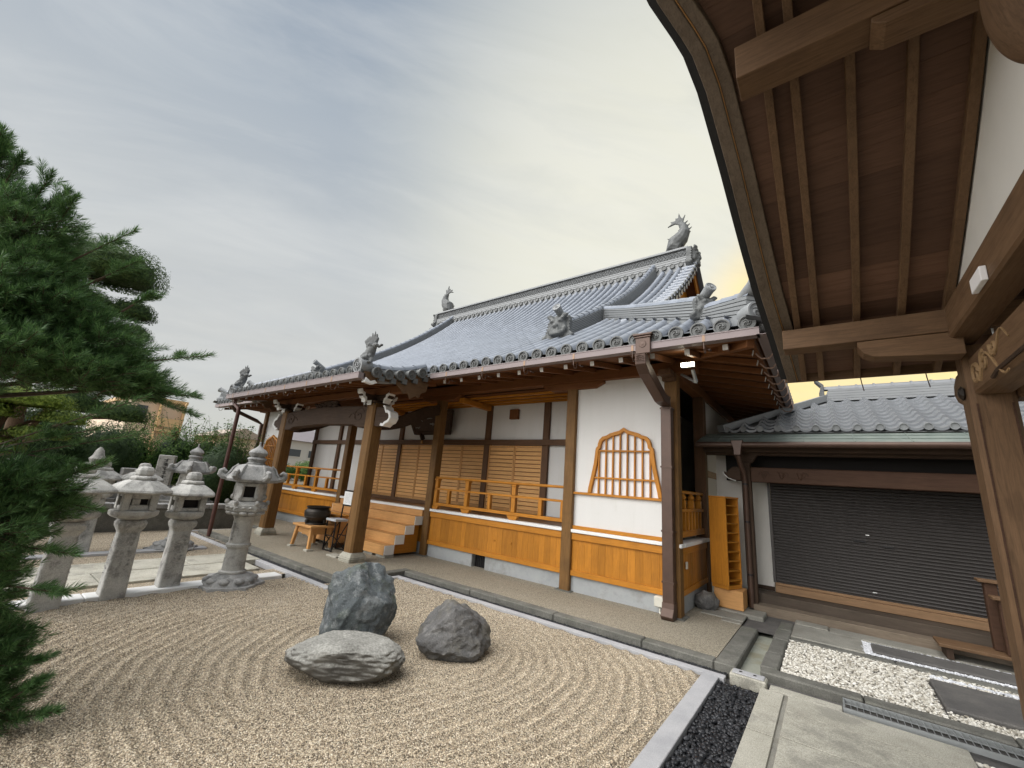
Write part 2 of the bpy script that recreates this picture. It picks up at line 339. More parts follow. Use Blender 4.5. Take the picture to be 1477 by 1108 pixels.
def ico(sub):
    t = (1+5**.5)/2
    V = [(-1, t, 0), (1, t, 0), (-1, -t, 0), (1, -t, 0), (0, -1, t), (0, 1, t), (0, -1, -t), (0, 1, -t), (t, 0, -1), (t, 0, 1), (-t, 0, -1), (-t, 0, 1)]
    V = [np.array(v)/math.sqrt(1+t*t) for v in V]
    F = [(0, 11, 5), (0, 5, 1), (0, 1, 7), (0, 7, 10), (0, 10, 11), (1, 5, 9), (5, 11, 4), (11, 10, 2), (10, 7, 6), (7, 1, 8), (3, 9, 4), (3, 4, 2), (3, 2, 6), (3, 6, 8), (3, 8, 9), (4, 9, 5), (2, 4, 11), (6, 2, 10), (8, 6, 7), (9, 8, 1)]
    for _ in range(sub):
        mid = {}; NF = []
        def md(a, b):
            k = (min(a, b), max(a, b))
            if k not in mid:
                m = V[a]+V[b]; V.append(m/np.linalg.norm(m)); mid[k] = len(V)-1
            return mid[k]
        for a, b, c in F:
            x, y, z = md(a, b), md(b, c), md(c, a); NF += [(a, x, z), (b, y, x), (c, z, y), (x, y, z)]
        F = NF
    return np.array(V), np.array(F)
ICO = {k: ico(k) for k in range(6)}

def obj(name, mb, mat, root=None, smooth=None, bevel=0.0, parent=None, kind=None, label=None, seg=1):
    """link the shapes collected in mb as ONE mesh object; root: the thing whose base is its origin; parent: the part it hangs under"""
    V = np.concatenate(mb.v); org = np.array(root.location) if root is not None else np.zeros(3)
    V = V-org
    me = bpy.data.meshes.new(name)
    loops = np.concatenate([f.ravel() for f in mb.f]).astype(np.int32)
    tot = np.concatenate([np.full(len(f), f.shape[1]) for f in mb.f]).astype(np.int32)
    me.vertices.add(len(V)); me.vertices.foreach_set('co', V.ravel().astype(np.float32))
    me.loops.add(len(loops)); me.loops.foreach_set('vertex_index', loops)
    me.polygons.add(len(tot)); me.polygons.foreach_set('loop_start', (np.cumsum(tot)-tot).astype(np.int32))
    me.polygons.foreach_set('use_smooth', np.full(len(tot), bool(smooth)))
    me.update(calc_edges=True)
    if isinstance(smooth, (int, float)) and not isinstance(smooth, bool): me.set_sharp_from_angle(angle=R(smooth))
    me.materials.append(mat)
    o = bpy.data.objects.new(name, me); COL.objects.link(o)
    if bevel:
        b = o.modifiers.new('bevel', 'BEVEL'); b.width = bevel; b.segments = seg; b.limit_method = 'ANGLE'; b.angle_limit = R(40)
    if parent is not None: o.parent = parent
    elif root is not None: o.parent = root
    if kind: o['kind'] = kind
    if label: o['label'] = label
    return o
def thing(name, loc, label, cat, group=None, rz=0.0):
    o = bpy.data.objects.new(name, None); COL.objects.link(o); o.location = loc; o.rotation_euler = (0, 0, rz)
    o.empty_display_size = .2
    o['label'] = label; o['category'] = cat
    if group: o['group'] = group
    return o
def tag(o, label, cat, group=None):
    o['label'] = label; o['category'] = cat
    if group: o['group'] = group
    return o
def dup(root, loc, label, rz=0.0, sc=1.0):
    def cp(o, par):
        c = o.copy(); COL.objects.link(c)
        if par is not None: c.parent = par
        for ch in o.children: cp(ch, c)
        return c
    r = cp(root, None); r.location = loc; r.rotation_euler = (0, 0, rz); r.scale = (sc,)*3; r['label'] = label
    return r
def B(*a): return MB().box(*a)
# ================================================================== SETTING
def sheet(name, x0, x1, y0, y1, z, mat):
    return obj(name, MB().raw([(x0, y0, z), (x1, y0, z), (x1, y1, z), (x0, y1, z)], [(0, 1, 2, 3)]), mat, kind='structure')
def struct(name, mb, mat, bevel=0.0, smooth=None): return obj(name, mb, mat, kind='structure', bevel=bevel, smooth=smooth)
sheet('ground', -600, 600, -600, 600, -.14, M['dirt'])

# raked gravel garden: real furrows round the three rocks, plus loose stones on top near the viewer
GX0, GX1, GY0, GY1, GZ = -5.12, .62, -9.5, -1.56, -.065
ROCKS = np.array([(-2.33, -3.5), (-1.38, -2.98), (-1.74, -4.05)])
def gz(x, y):
    d = np.stack([np.hypot((x-a), (y-b)) for a, b in ROCKS])
    r = -np.log(np.exp(-2.2*d).sum(0))/2.2
    ph = r+.025*np.sin(x*2.1+y*1.3)+.012*np.sin(x*7-y*5)
    amp = .0105*np.clip((r-.22)/.2, 0, 1)
    return GZ+amp*(1-2*np.abs(np.sin(math.pi*ph/.118)))*(1+.18*np.sin(x*11+y*3))
nx, ny = 420, 560
xs = np.linspace(GX0, GX1, nx); ys = np.linspace(GY0, GY1, ny)
X, Y = np.meshgrid(xs, ys); Z = gz(X, Y)
idx = np.arange(nx*ny).reshape(ny, nx)
F = np.stack([idx[:-1, :-1], idx[:-1, 1:], idx[1:, 1:], idx[1:, :-1]], -1).reshape(-1, 4)
keep = ~((X[:-1, :-1] < -4.5) & (Y[:-1, :-1] > -2.72)).reshape(-1)
gm = MB().raw(np.stack([X, Y, Z], -1).reshape(-1, 3), F[keep])
obj('ground', gm, M['gravel'], kind='structure', smooth=True)
def scatter(n, xy, zf, size, mat, name, flat=.6, sub=0, kind='stuff', lift=.3):
    V0, F0 = ICO[sub]
    sc = rng.uniform(size[0], size[1], (n, 1))*np.stack([rng.uniform(.8, 1.3, n), rng.uniform(.7, 1.0, n), rng.uniform(flat*.7, flat*1.2, n)], 1)
    a = rng.uniform(0, 2*math.pi, n); t = rng.normal(0, .35, n)
    V = V0[None]*sc[:, None, :]
    V = V*(1+rng.normal(0, .10, (n, len(V0), 1)))
    ct, st = np.cos(t)[:, None], np.sin(t)[:, None]
    y, z = V[..., 1]*ct-V[..., 2]*st, V[..., 1]*st+V[..., 2]*ct
    ca, sa = np.cos(a)[:, None], np.sin(a)[:, None]
    x2, y2 = V[..., 0]*ca-y*sa, V[..., 0]*sa+y*ca
    V = np.stack([x2+xy[:, 0:1], y2+xy[:, 1:2], z+zf(xy[:, 0], xy[:, 1])[:, None]+sc[:, 2:3]*lift], -1)
    Fa = (F0[None]+(np.arange(n)*len(V0))[:, None, None]).reshape(-1, 3)
    return obj(name, MB().raw(V.reshape(-1, 3), Fa), mat, kind=kind, smooth=(sub > 0) or None)
n = 190000
pd = 1.9+3.6*rng.random(n)**1.25; pa = rng.uniform(R(103), R(178), n)
pxy = np.stack([CAM[0]+pd*np.cos(pa)*1.15, CAM[1]+pd*np.sin(pa)*1.05], 1)
pxy = pxy[(pxy[:, 0] > GX0+.1) & (pxy[:, 0] < .58) & (pxy[:, 1] > -7.5) & (pxy[:, 1] < -1.62) & ~((pxy[:, 0] < -4.45) & (pxy[:, 1] > -2.76))]
scatter(len(pxy), pxy, gz, (.0026, .0053), M['gravel_stone'], 'loose_gravel', .65)

# gravel beyond the lanterns, the stone path to the porch
sheet('ground', -5.80, -5.38, -9.5, -2.72, -.07, M['gravel'])
sheet('ground', -15.5, -7.28, -12, 3.0, -.072, M['gravel'])
sheet('ground', -16.5, -8.3, -2.74, -1.3, -.069, M['gravel'])
pm = MB(); yy = -11.0
while yy < -2.8:
    l = rng.uniform(.8, 1.3); y2 = min(yy+l, -2.74)
    pm.box(-7.26, -6.52, yy+.006, y2-.006, -.12, -.035+rng.uniform(-.003, .003)); pm.box(-6.5, -5.80, yy-.3+.006, min(y2-.3, -2.74)-.006, -.12, -.035+rng.uniform(-.003, .003)); yy = y2
struct('stone_path', pm, M['slab'], .006)
kb = MB()
for a, b in ((-9.5, -6.9), (-6.89, -5.2), (-5.19, -3.0)): kb.box(-5.38, -5.12, a, b, -.13, -.022)
struct('kerb', kb, M['white_granite'], .008)
kb = MB()
for a, b in ((-9.5, -7.0), (-6.99, -5.0), (-4.99, -3.1)): kb.box(-8.28, -8.05, a, b, -.13, -.035)
struct('kerb', kb, M['granite'], .008)

# temple apron of exposed aggregate with its kerb, the pebble gutter and the granite edging of the garden
ap = MB(); ap.box(-16.6, .66, -1.14, 1.2, -.10, 0); ap.box(-10.2, -4.46, -2.42, -1.141, -.10, 0)
struct('pavement', ap, M['apron'])
kb = MB()
def run(mb, p, q, w, z0, z1, lens=(1.0, 1.6)):
    p = np.array(p, float); q = np.array(q, float); L = np.linalg.norm(q-p); d = (q-p)/L; t = 0
    nrm = np.array([-d[1], d[0]])
    while t < L-1e-6:
        l = min(rng.uniform(*lens), L-t)
        if L-t-l < .3: l = L-t
        a = p+d*(t+.003); b = p+d*(t+l-.003); zz_ = z1+rng.uniform(-.004, .004)
        V = [(*(a), z0), (*(b), z0), (*(b+nrm*w), z0), (*(a+nrm*w), z0), (*(a), zz_), (*(b), zz_), (*(b+nrm*w), zz_), (*(a+nrm*w), zz_)]
        mb.raw(V, np.array([(0, 3, 2, 1), (4, 5, 6, 7), (0, 1, 5, 4), (1, 2, 6, 5), (2, 3, 7, 6), (3, 0, 4, 7)])); t += l
    return mb
run(kb, (-4.30, -1.30), (.66, -1.30), .158, -.135, .004); run(kb, (-10.36, -2.58), (-4.305, -2.58), .158, -.135, .004)
run(kb, (-4.303, -2.42), (-4.303, -1.145), .155, -.135, .004); run(kb, (.86, -1.30), (.86, .42), .198, -.135, .005, (.5, .8))
run(kb, (-16.6, -1.3), (-10.365, -1.3), .158, -.135, .004)
struct('kerb', kb, M['kerb'], .012)
gb = MB(); gb.box(-4.15, .80, -1.55, -1.45, -.13, -.045); gb.box(-10.5, -4.255, -2.83, -2.73, -.13, -.045); gb.box(-4.25, -4.15, -2.83, -1.45, -.13, -.046); gb.box(.61, .755, -6.4, -1.551, -.13, -.044); gb.box(-10.6, -10.501, -2.83, -1.4, -.13, -.045)
struct('kerb', gb, M['granite'], .004)

n = 5200
a = np.stack([rng.uniform(-10.4, -4.3, n), rng.uniform(-2.72, -2.59, n)], 1); b = np.stack([rng.uniform(-4.29, .78, n), rng.uniform(-1.44, -1.31, n)], 1)
scatter(2*n, np.concatenate([a, b]), lambda x, y: np.full(len(x), -.078), (.010, .017), M['blackpeb'], 'gutter_pebbles')
n = 6800
pxy = np.stack([rng.uniform(.77, 1.13, n), rng.uniform(-4.6, -1.57, n)], 1)
lay = rng.uniform(-.125, -.075, n)
scatter(n, pxy, lambda x, y: lay, (.013, .023), M['blackpeb'], 'black_pebbles', .62, 2)
sheet('ground', .60, 1.3, -6.4, -1.3, -.118, M['slab_dark'])

# paving in front of the gate
pv = MB()
def slab(x0, x1, y0, y1, z=-.02, g=.008): pv.box(x0+g, x1-g, y0+g, y1-g, -.13, z+rng.uniform(-.003, .003))
for y0, y1 in ((-2.45, -1.55), (-3.5, -2.45), (-4.6, -3.5), (-6.0, -4.6)): slab(1.10, 1.29, y0, y1)
slab(1.31, 2.42, -1.90, -1.53); slab(1.31, 2.42, -2.40, -1.90); slab(1.31, 2.42, -2.92, -2.40); slab(1.31, 2.42, -3.5, -2.92); slab(1.31, 2.42, -4.4, -3.5); slab(1.31, 2.42, -5.4, -4.4); slab(1.1, 2.42, -7.5, -5.4+.6)
slab(2.70, 6, -7.5, -1.6); slab(1.16, 1.70, -1.535, -1.39, -.025)
struct('pavement', pv, M['slab'], .003)
sheet('ground', 1.275, 1.335, -7.4, -1.54, -.034, M['slab_grey'])
sheet('ground', 1.09, 8, -9, -1.2, -.075, M['slab_dark'])
n = 420
scatter(n, np.stack([rng.uniform(2.43, 2.69, n), rng.uniform(-3, -1.62, n)], 1), lambda x, y: np.full(len(x), -.06), (.016, .026), M['whitepeb'], 'white_pebbles', .6, 1)

# drain channel between the temple and the store house, stones along it
sheet('path', .84, 1.06, -1.36, 1.45, -.085, M['channel'])
ks = MB(); run(ks, (1.06, 1.18), (1.06, -1.02), -.001, -.1, -.1) if False else None
for y0, y1, x0, x1 in ((-1.02, -.45, 1.04, 1.20), (-.44, .2, 1.045, 1.20), (.21, .72, 1.04, 1.215), (.73, 1.2, 1.05, 1.21)): ks.box(x0, x1, y0+.004, y1-.004, -.13, .0+rng.uniform(-.006, .004))
for x0, x1 in ((1.06, 1.85), (1.855, 2.75), (2.755, 3.7), (3.705, 4.8), (4.805, 6)): ks.box(x0, x1-.004, -1.19, -1.025, -.13, .004+rng.uniform(-.004, .004))
for x0, x1 in ((1.22, 2.2), (2.205, 3.3), (3.305, 5)): ks.box(x0, x1, .33, .47, -.13, .0+rng.uniform(-.004, .004))
struct('kerb', ks, M['kerb'], .014)
sheet('ground', 1.2, 8, -1.03, .40, -.035, M['slab_dark'])
n = 15000
wx = np.stack([rng.uniform(1.215, 4.2, n), rng.uniform(-1.01, .325, n)], 1)
wx = wx[~((wx[:, 0] > 2.40) & (wx[:, 0] < 4.1) & (wx[:, 1] > -.80) & (wx[:, 1] < .06))]
lay2 = rng.uniform(-.034, -.014, len(wx))
scatter(len(wx), wx, lambda x, y: lay2, (.009, .017), M['whitepeb'], 'white_gravel', .62, 1)
sp = MB(); sp.box(1.215, 1.95, .475, 1.20, -.13, .004); sp.box(1.22, 1.6, 1.205, 1.45, -.13, .012); sp.box(1.61, 6, 1.12, 1.45, -.13, .006); sp.box(.1, .66, .60, 1.0, -.1, .012); sp.box(.08, .86, 1.005, 1.42, -.1, .03); sp.box(.4, .66, .43, .595, -.1, .010)
struct('pavement', sp, M['slab_grey'], .012)
sheet('ground', .0, 8, .43, 2.3, -.03, M['slab_dark'])
tag(obj('flat_stone', B(2.42, 4.08, -.78, .04, -.1, .012), M['slab_dark'], bevel=.012), 'large dark flat stone lying level in the white gravel beside the gate post', 'stone slab')
tag(obj('flat_stone', B(2.02, 4.6, .60, 1.0, -.1, .016), M['slab_dark'], bevel=.012), 'long narrow dark stone edged with thin rows of bright white pebbles', 'stone slab')
n = 900
e = np.concatenate([np.stack([rng.uniform(1.92, 4.6, n), rng.normal(1.05, .010, n)], 1), np.stack([rng.uniform(1.92, 4.6, n), rng.normal(.545, .010, n)], 1), np.stack([rng.uniform(1.925, 2.02, 320), rng.uniform(.53, 1.06, 320)], 1), np.stack([rng.uniform(2.45, 4.1, 420), rng.normal(.18, .02, 420)], 1)])
scatter(len(e), e, lambda x, y: np.full(len(x), -.012), (.011, .019), M['whitepaint'], 'white_gravel', .7, 1)

# steel grating over the gutter and the concrete drain lid
G0 = (1.70, -1.36, 0.0)
gt = thing('drain_grate', G0, 'galvanised steel grating let into the gutter in front of the white gravel', 'drain grate')
fr = MB(); fr.box(1.70, 5.6, -1.243, -1.229, -.05, -.008); fr.box(1.70, 5.6, -1.471, -1.457, -.05, -.008); fr.box(1.70, 1.713, -1.456, -1.244, -.05, -.009)
obj('frame', fr, M['galv'], gt)
brs = MB(); x = 1.75
while x < 5.6: brs.box(x, x+.0045, -1.456, -1.244, -.016, -.010); x += .042
brs.box(1.714, 5.6, -1.354, -1.347, -.016, -.0095); obj('bar_grid', brs, M['galv'], gt)
obj('pit', B(1.715, 5.6, -1.456, -1.244, -.135, -.11), M['dark'], gt)
dl = thing('drain_inlet', (1.0, -1.42, -.09), 'small pale concrete drain lid with two dark finger holes', 'drain lid')
mb = MB(); mb.box(.83, 1.14, -1.455, -1.31, -.12, -.006); obj('slab', mb, M['slab'], dl, bevel=.012)
mb = MB(); mb.box(.850, 1.120, -1.442, -1.322, -.005, .004); obj('lid', mb, M['granite'], dl, bevel=.004)
for xx in (.92, 1.04): obj('finger_hole', MB().lathe([(.016, .0045), (.016, .006)], 12, (xx, -1.38, 0)), M['dark'], dl)

# ------------------------------------------------------------------ the three rocks
def rock(name, c, r3, planes, seed, mat, nz=.10, yaw=0.0, sink=.12, rdg=.018):
    V, F = ICO[5]; V = V.copy(); V = np.sign(V)*np.abs(V)**.9
    for nrm, d in planes:
        nn = np.array(nrm, float); nn /= np.linalg.norm(nn)
        ex = np.maximum(0, V@nn-d); V = V-ex[:, None]*nn*.94
    out = []
    for v in V:
        p = Vector(v*1.7)+Vector((seed, seed*1.7, 0))
        k = 1+nz*(mnoise.fractal(p, .9, 2.1, 6))+.05*abs(mnoise.noise(p*2.3))
        ri = mnoise.ridged_multi_fractal(p*1.1, .9, 2.2, 4, 1.0, 2.0)*rdg
        out.append(v*(k-ri))
    V = np.array(out)*np.array(r3)
    ca, sa = math.cos(yaw), math.sin(yaw)
    V = np.stack([V[:, 0]*ca-V[:, 1]*sa, V[:, 0]*sa+V[:, 1]*ca, V[:, 2]], 1)
    V[:, 2] += GZ-sink-V[:, 2].min()
    o = obj(name, MB().raw(V, F), mat, smooth=35); o.location = (c[0], c[1], 0); return o
YW = R(36)
tag(rock('garden_rock', (-2.26, -3.60), (.405, .33, .42), [((.62, -.2, .72), .60), ((-1, 0, .12), .74), ((-.3, -.85, .45), .62), ((.9, -.4, 0), .82), ((-.5, .3, .9), .84), ((-.1, -.2, 1), .86), ((.45, -.85, .1), .70), ((-.75, -.65, .0), .74)], 3.1, M['rock_dark'], .12, YW, .08), 'tallest dark blue-grey rock with pale veins, standing upright behind the flat one', 'rock')
tag(rock('garden_rock', (-1.40, -3.02), (.375, .32, .265), [((.4, -.85, .35), .72), ((.7, .1, .7), .74), ((-.72, -.25, .60), .66), ((.95, -.2, .3), .78), ((-.2, -.9, .35), .76), ((.25, 0, .95), .86)], 8.4, M['rock_brown'], .13, YW, .08), 'rounded dark brown-grey rock standing alone, set apart from the other two', 'rock')
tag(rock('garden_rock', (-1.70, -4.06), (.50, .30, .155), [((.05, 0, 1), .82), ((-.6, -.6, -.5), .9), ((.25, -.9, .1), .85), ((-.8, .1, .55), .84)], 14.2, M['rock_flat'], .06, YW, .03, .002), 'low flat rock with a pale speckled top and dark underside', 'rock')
M['end_white'] = plain('worn_white', (.52, .50, .46), .7, 0, .15, 30)
# ================================================================== MAIN HALL
T = thing('temple_hall', (-7.25, 0, 0), 'long wooden temple hall with a grey tiled roof, honey boards and white plaster walls', 'temple')
XL, XR = -14.5, 0.0
PX = [-14.45, -12.65, -8.86, -5.30, -1.83, -.09]           # posts on the front line
def pos(m, a): return M[m+'_'+a]

# plinth, boards, floor edge
mb = MB(); mb.box(XL+.12, -3.93, .03, .3, -.1, .25); mb.box(-3.60, -.05, .03, .3, -.1, .25); mb.box(-3.929, -3.601, .16, .3, -.1, .25); mb.box(-.29, -.04, .301, 1.75, -.1, .25)
obj('plinth', mb, M['concrete'], T, bevel=.01)
mb = MB(); mb.box(-3.93, -3.6, .14, .155, .0, .24); obj('vent', mb, M['dark'], T)
mb = MB()
for a in np.arange(-3.9, -3.61, .045): mb.box(a, a+.012, .10, .112, .02, .25)
obj('vent_grille', mb, M['black'], T)
def boards(a, b, face, gap=None):
    mb = MB(); n_ = max(1, round((b-a)/.118)); w_ = (b-a)/n_
    for i in range(n_): mb.box(a+i*w_+.0005, a+(i+1)*w_-.0005, .018, .05, .325, .80)
    return mb
bays = [(PX[i]+.09, PX[i+1]-.09) for i in range(5)]
for i, (a, b) in enumerate(bays):
    if i == 2: continue                                    # the stair hides the middle bay
    obj('board_panel', boards(a, b, 'f'), M['honey_z'], T, bevel=.0018)
    mb = MB(); mb.box(a, b, -.012, .06, .245, .325); mb.box(a, b, -.012, .06, .80, .905); obj('board_rail', mb, M['honey_x'], T, bevel=.004)
mb = MB(); mb.box(bays[2][0], bays[2][1], .02, .05, .25, .905); obj('board_panel', mb, M['honey_z'], T)
for a in (-3.42, -3.02): obj('hatch_pull', B(a, a+.05, -.004, .012, .55, .575), M['honey_x'], T, bevel=.004)
mb = MB(); mb.box(XL-.03, XR+.03, -.035, .16, .912, .965); mb.box(-.16, XR+.035, .161, 1.74, .912, .965); obj('floor_edge', mb, M['white'], T, bevel=.006)
fl = MB(); yy = .165
while yy < 1.0: fl.box(XL+.05, -.17, yy, min(yy+.168, 1.02), .90, .958); yy += .17
obj('veranda_floor', fl, wood('floor_boards', (.20, .105, .05), 'x', .45, .8, .3, .2), T, bevel=.003)
# side bay (right end)
mb = MB()
for i in range(12): mb.box(-.075, -.03, .13+i*.134, .13+(i+1)*.134-.003, .325, .80)
obj('board_panel', mb, M['honey_z'], T, bevel=.003)
mb = MB(); mb.box(-.08, -.012, .1, 1.72, .245, .325); mb.box(-.08, -.012, .1, 1.72, .80, .905); obj('board_rail', mb, M['honey_y'], T, bevel=.004)

# posts
def post(x, y, w_, z0, z1, mat, label=None):
    o = obj('post', B(x-w_/2, x+w_/2, y-w_/2, y+w_/2, z0, z1), mat, T, bevel=.012); return o
for x in PX: post(x, .055, .19, -.02, 3.5, M['post_z'])
for x in PX:
    mb = MB(); mb.box(x-.16, x+.16, -.11, .22, -.06, .012); obj('base_stone', mb, M['kerb'], T, bevel=.02)
post(-.09, 1.82, .19, -.02, 3.5, M['dark_z'])

# right and left end bays: plaster wall with a bell-shaped window
def kato(cx):
    def outline(s):
        pts = [(-.615, .0), (-.60, .10), (-.555, .30), (-.515, .50), (-.495, .68), (-.485, .745), (-.455, .775), (-.45, .82), (-.425, .885), (-.375, .935), (-.30, .955), (-.25, .985), (-.17, 1.01), (-.075, 1.035), (0, 1.085)]
        return [(x*s, z) for x, z in pts]+[(-x*s, z) for x, z in pts[::-1][1:]]
    po = outline(1.0); k = .062
    pi_ = []
    for i, (x, z) in enumerate(po):
        a = Vector(po[max(0, i-1)]); b = Vector(po[min(len(po)-1, i+1)]); t = (b-a).normalized(); nr = Vector((t.y, -t.x))
        q = Vector((x, z))+nr*k
        if i in (0, len(po)-1): q = Vector((x+(k if x < 0 else -k), z))
        pi_.append((q.x, q.y))
    zb = 1.575
    wroot = MB()
    n_ = len(po)
    V = []
    for y in (-.028, .03):
        V += [(cx+x, y, zb+z) for x, z in po]+[(cx+x, y, zb+z) for x, z in pi_]
    F = []
    for i in range(n_-1):
        F += [(i, n_+i, n_+i+1, i+1), (2*n_+i, 2*n_+i+1, 3*n_+i+1, 3*n_+i), (i, i+1, 2*n_+i+1, 2*n_+i), (n_+i, 3*n_+i, 3*n_+i+1, n_+i+1)]
    F += [(0, 2*n_, 3*n_, n_), (n_-1, 2*n_-1, 4*n_-1, 3*n_-1)]
    wroot.raw(V, F)
    wnd = obj('bell_window', wroot, M['honey_z'], T, bevel=.006)
    pan = MB(); pan.raw([(cx+x, .026, zb+z) for x, z in pi_], [tuple(range(n_))]); obj('pane', pan, M['paper'], T, parent=wnd)
    def topat(x):
        xs_ = [p[0] for p in pi_]; zs_ = [p[1] for p in pi_]
        best = None
        for i in range(n_-1):
            a, b = pi_[i], pi_[i+1]
            if min(a[0], b[0])-1e-6 <= x <= max(a[0], b[0])+1e-6 and abs(a[0]-b[0]) > 1e-6:
                z = a[1]+(b[1]-a[1])*(x-a[0])/(b[0]-a[0]); best = z if best is None else max(best, z)
        return best or 0
    def halfw(z):
        return max(abs(p[0]) for p, q in zip(pi_, pi_) if True) if z < 0 else np.interp(z, [p[1] for p in pi_[:8]], [-p[0] for p in pi_[:8]])
    bars = MB()
    for x in np.linspace(-.43, .43, 8): bars.box(cx+x-.013, cx+x+.013, -.014, .02, zb, zb+topat(x))
    for z in (.24, .685): hw = halfw(z); bars.box(cx-hw, cx+hw, -.018, .014, zb+z, zb+z+.028)
    obj('lattice', bars, M['honey_z'], T, parent=wnd, bevel=.003)
for cx, (a, b) in ((-.85, (-1.735, -.185)), (-13.6, (-14.36, -12.75))):
    mb = MB(); mb.box(a, b, .035, .12, .965, 3.5); obj('wall', mb, M['plaster'], T)
    mb = MB(); mb.box(a, b, -.004, .034, .967, 1.025); mb.box(a, b, -.012, .034, 1.535, 1.575); obj('wall_rail', mb, M['honey_x'], T, bevel=.004)
    kato(cx)

# recessed front wall behind the veranda
YW_ = 1.05
RP = [-12.70, -11.12, -9.54, -7.92, -6.30, -4.67, -3.02, -1.86]
for x in RP: obj('wall_post', B(x-.075, x+.075, YW_-.03, YW_+.10, .955, 3.46), M['dark_z'], T, bevel=.006)
mb = MB(); mb.box(-12.775, -1.785, YW_-.055, YW_-.031, 2.475, 2.605); obj('lintel_rail', mb, M['dark_x'], T, bevel=.006)
mb = MB(); mb.box(-12.775, -1.785, YW_-.05, YW_-.032, .958, 1.04); obj('sill', mb, M['dark_x'], T, bevel=.004)
mb = MB(); mb.box(-12.75, -1.8, YW_+.04, YW_+.12, 2.55, 3.5); obj('wall', mb, M['plaster'], T)
for a_, b_ in ((-12.75, -9.54), (-3.02, -1.8)): obj('wall', B(a_, b_, YW_+.04, YW_+.12, .955, 2.549), M['plaster'], T)
for i in range(2, 6):
    a, b = RP[i]+.075, RP[i+1]-.075; c = (a+b)/2
    for (x0, x1) in ((a, c-.004), (c+.004, b)):
        dr = MB(); w_ = .032
        dr.box(x0, x0+w_, YW_+.0, YW_+.03, 1.04, 2.475); dr.box(x1-w_, x1, YW_, YW_+.03, 1.04, 2.475); dr.box(x0+w_, x1-w_, YW_, YW_+.03, 2.43, 2.475); dr.box(x0+w_, x1-w_, YW_, YW_+.03, 1.04, 1.10)
        d = obj('door', dr, M['pale_z'], T, bevel=.003)
        pn = MB(); st_b = MB(); m_n = 15
        for j in range(m_n):
            z0 = 1.10+j*(1.33/m_n); pn.box(x0+w_, x1-w_, YW_+.014, YW_+.026, z0+.004, z0+1.33/m_n-.004)
            st_b.box(x0+w_, x1-w_, YW_+.003, YW_+.0135, z0-.007 if j else z0, z0+.007)
        obj('slat_panel', pn, M['shoji'], T, parent=d); obj('lattice', st_b, M['eave_x'], T, parent=d)
obj('vent_box', B(-4.04, -3.80, YW_-.04, YW_+.039, 3.08, 3.31), M['eave_z'], T, bevel=.006)
# side corridor wall at the right end
mb = MB(); mb.box(-1.0, -.9, .13, 9.0, .955, 3.5); obj('wall', mb, M['plaster'], T)
obj('wall', B(-.18, -.06, 1.92, 9.0, .0, 3.5), M['plaster'], T); obj('wall', B(-14.44, -14.34, 2.0, 9.0, 0, 3.5), M['plaster'], T)
obj('side_rail', B(-.20, -.05, 1.925, 8.9, 2.03, 2.16), M['eave_y'], T, bevel=.006); obj('side_rail', B(-.895, -.86, .2, 1.9, 2.46, 2.6), M['eave_y'], T, bevel=.006)
mb = MB(); mb.box(-14.3, -.2, 9.0, 9.1, 0, 3.5); obj('wall', mb, M['plaster'], T)

# veranda ceiling with its battens
cl_ = MB(); yy = .15
while yy < 1.08: cl_.box(-12.6, -1.9, yy, yy+.155, 3.47, 3.49); yy += .157
obj('veranda_ceiling', cl_, M['eave_x'], T)
for y_ in (.30, .55, .80, 1.02): obj('ceiling_batten', B(-12.6, -1.9, y_-.02, y_+.02, 3.425, 3.469), M['honey_x'], T, bevel=.003)
for x_ in (-4.67, -7.92, -9.54): obj('tie_beam', B(x_-.06, x_+.06, .02, 1.02, 3.30, 3.42), M['honey_y'], T, bevel=.006)
obj('eave_beam', B(-15.0, .30, -.06, .135, 3.502, 3.69), M['eave_x'], T, bevel=.008)
obj('eave_beam', B(-.20, -.02, .136, 9.0, 3.505, 3.69), M['eave_y'], T, bevel=.008)
obj('ceiling', B(-14.4, -.21, .14, 9, 3.70, 3.75), M['dark'], T)
def bracket(x, ext=.62):
    pts = [(-ext, 3.50), (-ext, 3.455), (-ext+.16, 3.375), (ext-.16, 3.375), (ext, 3.455), (ext, 3.50)]
    mb = MB().prism(pts, lambda u, v, a: (x+u, a, v), -.045, .14); obj('boat_bracket', mb, M['eave_x'], T, bevel=.006)
for x in (-1.83, -5.3, -8.86, -12.65): bracket(x)
mb = MB(); mb.box(-.19, .01, -.14, -.046, 3.36, 3.5); mb.box(-.185, .005, -.35, -.141, 3.41, 3.5); obj('corner_bracket', mb, M['dark_y'], T, bevel=.01)

# railings
def railing(a, b, vert, shorts, end_l=True):
    r = obj('railing', MB().box(a, b, .02, .085, 1.045, 1.105), M['honey_x'], T, bevel=.006)
    mb = MB(); mb.box(a, b, .028, .08, 1.375, 1.415); obj('middle_rail', mb, M['honey_x'], T, parent=r, bevel=.005)
    mb = MB().tube([(a-.02, .054, 1.635), (b, .054, 1.635)], .026, 10); obj('top_rail', mb, M['honey_x'], T, parent=r, smooth=50)
    for x in vert:
        mb = MB(); mb.box(x-.045, x+.045, .01, .095, 1.106, 1.374); mb.box(x-.045, x+.045, .01, .095, 1.416, 1.575); mb.box(x-.06, x+.06, -.002, .107, 1.576, 1.61)
        obj('baluster', mb, M['honey_z'], T, parent=r, bevel=.005)
        obj('foot', MB().prism([(-.13, 1.043), (.13, 1.043), (.08, .968), (-.08, .968)], lambda u, v, q: (x+u, q, v), .012, .092), M['honey_x'], T, parent=r, bevel=.004)
    for x in shorts: obj('baluster', MB().box(x-.038, x+.038, .018, .088, 1.106, 1.374), M['honey_z'], T, parent=r, bevel=.005)
    return r
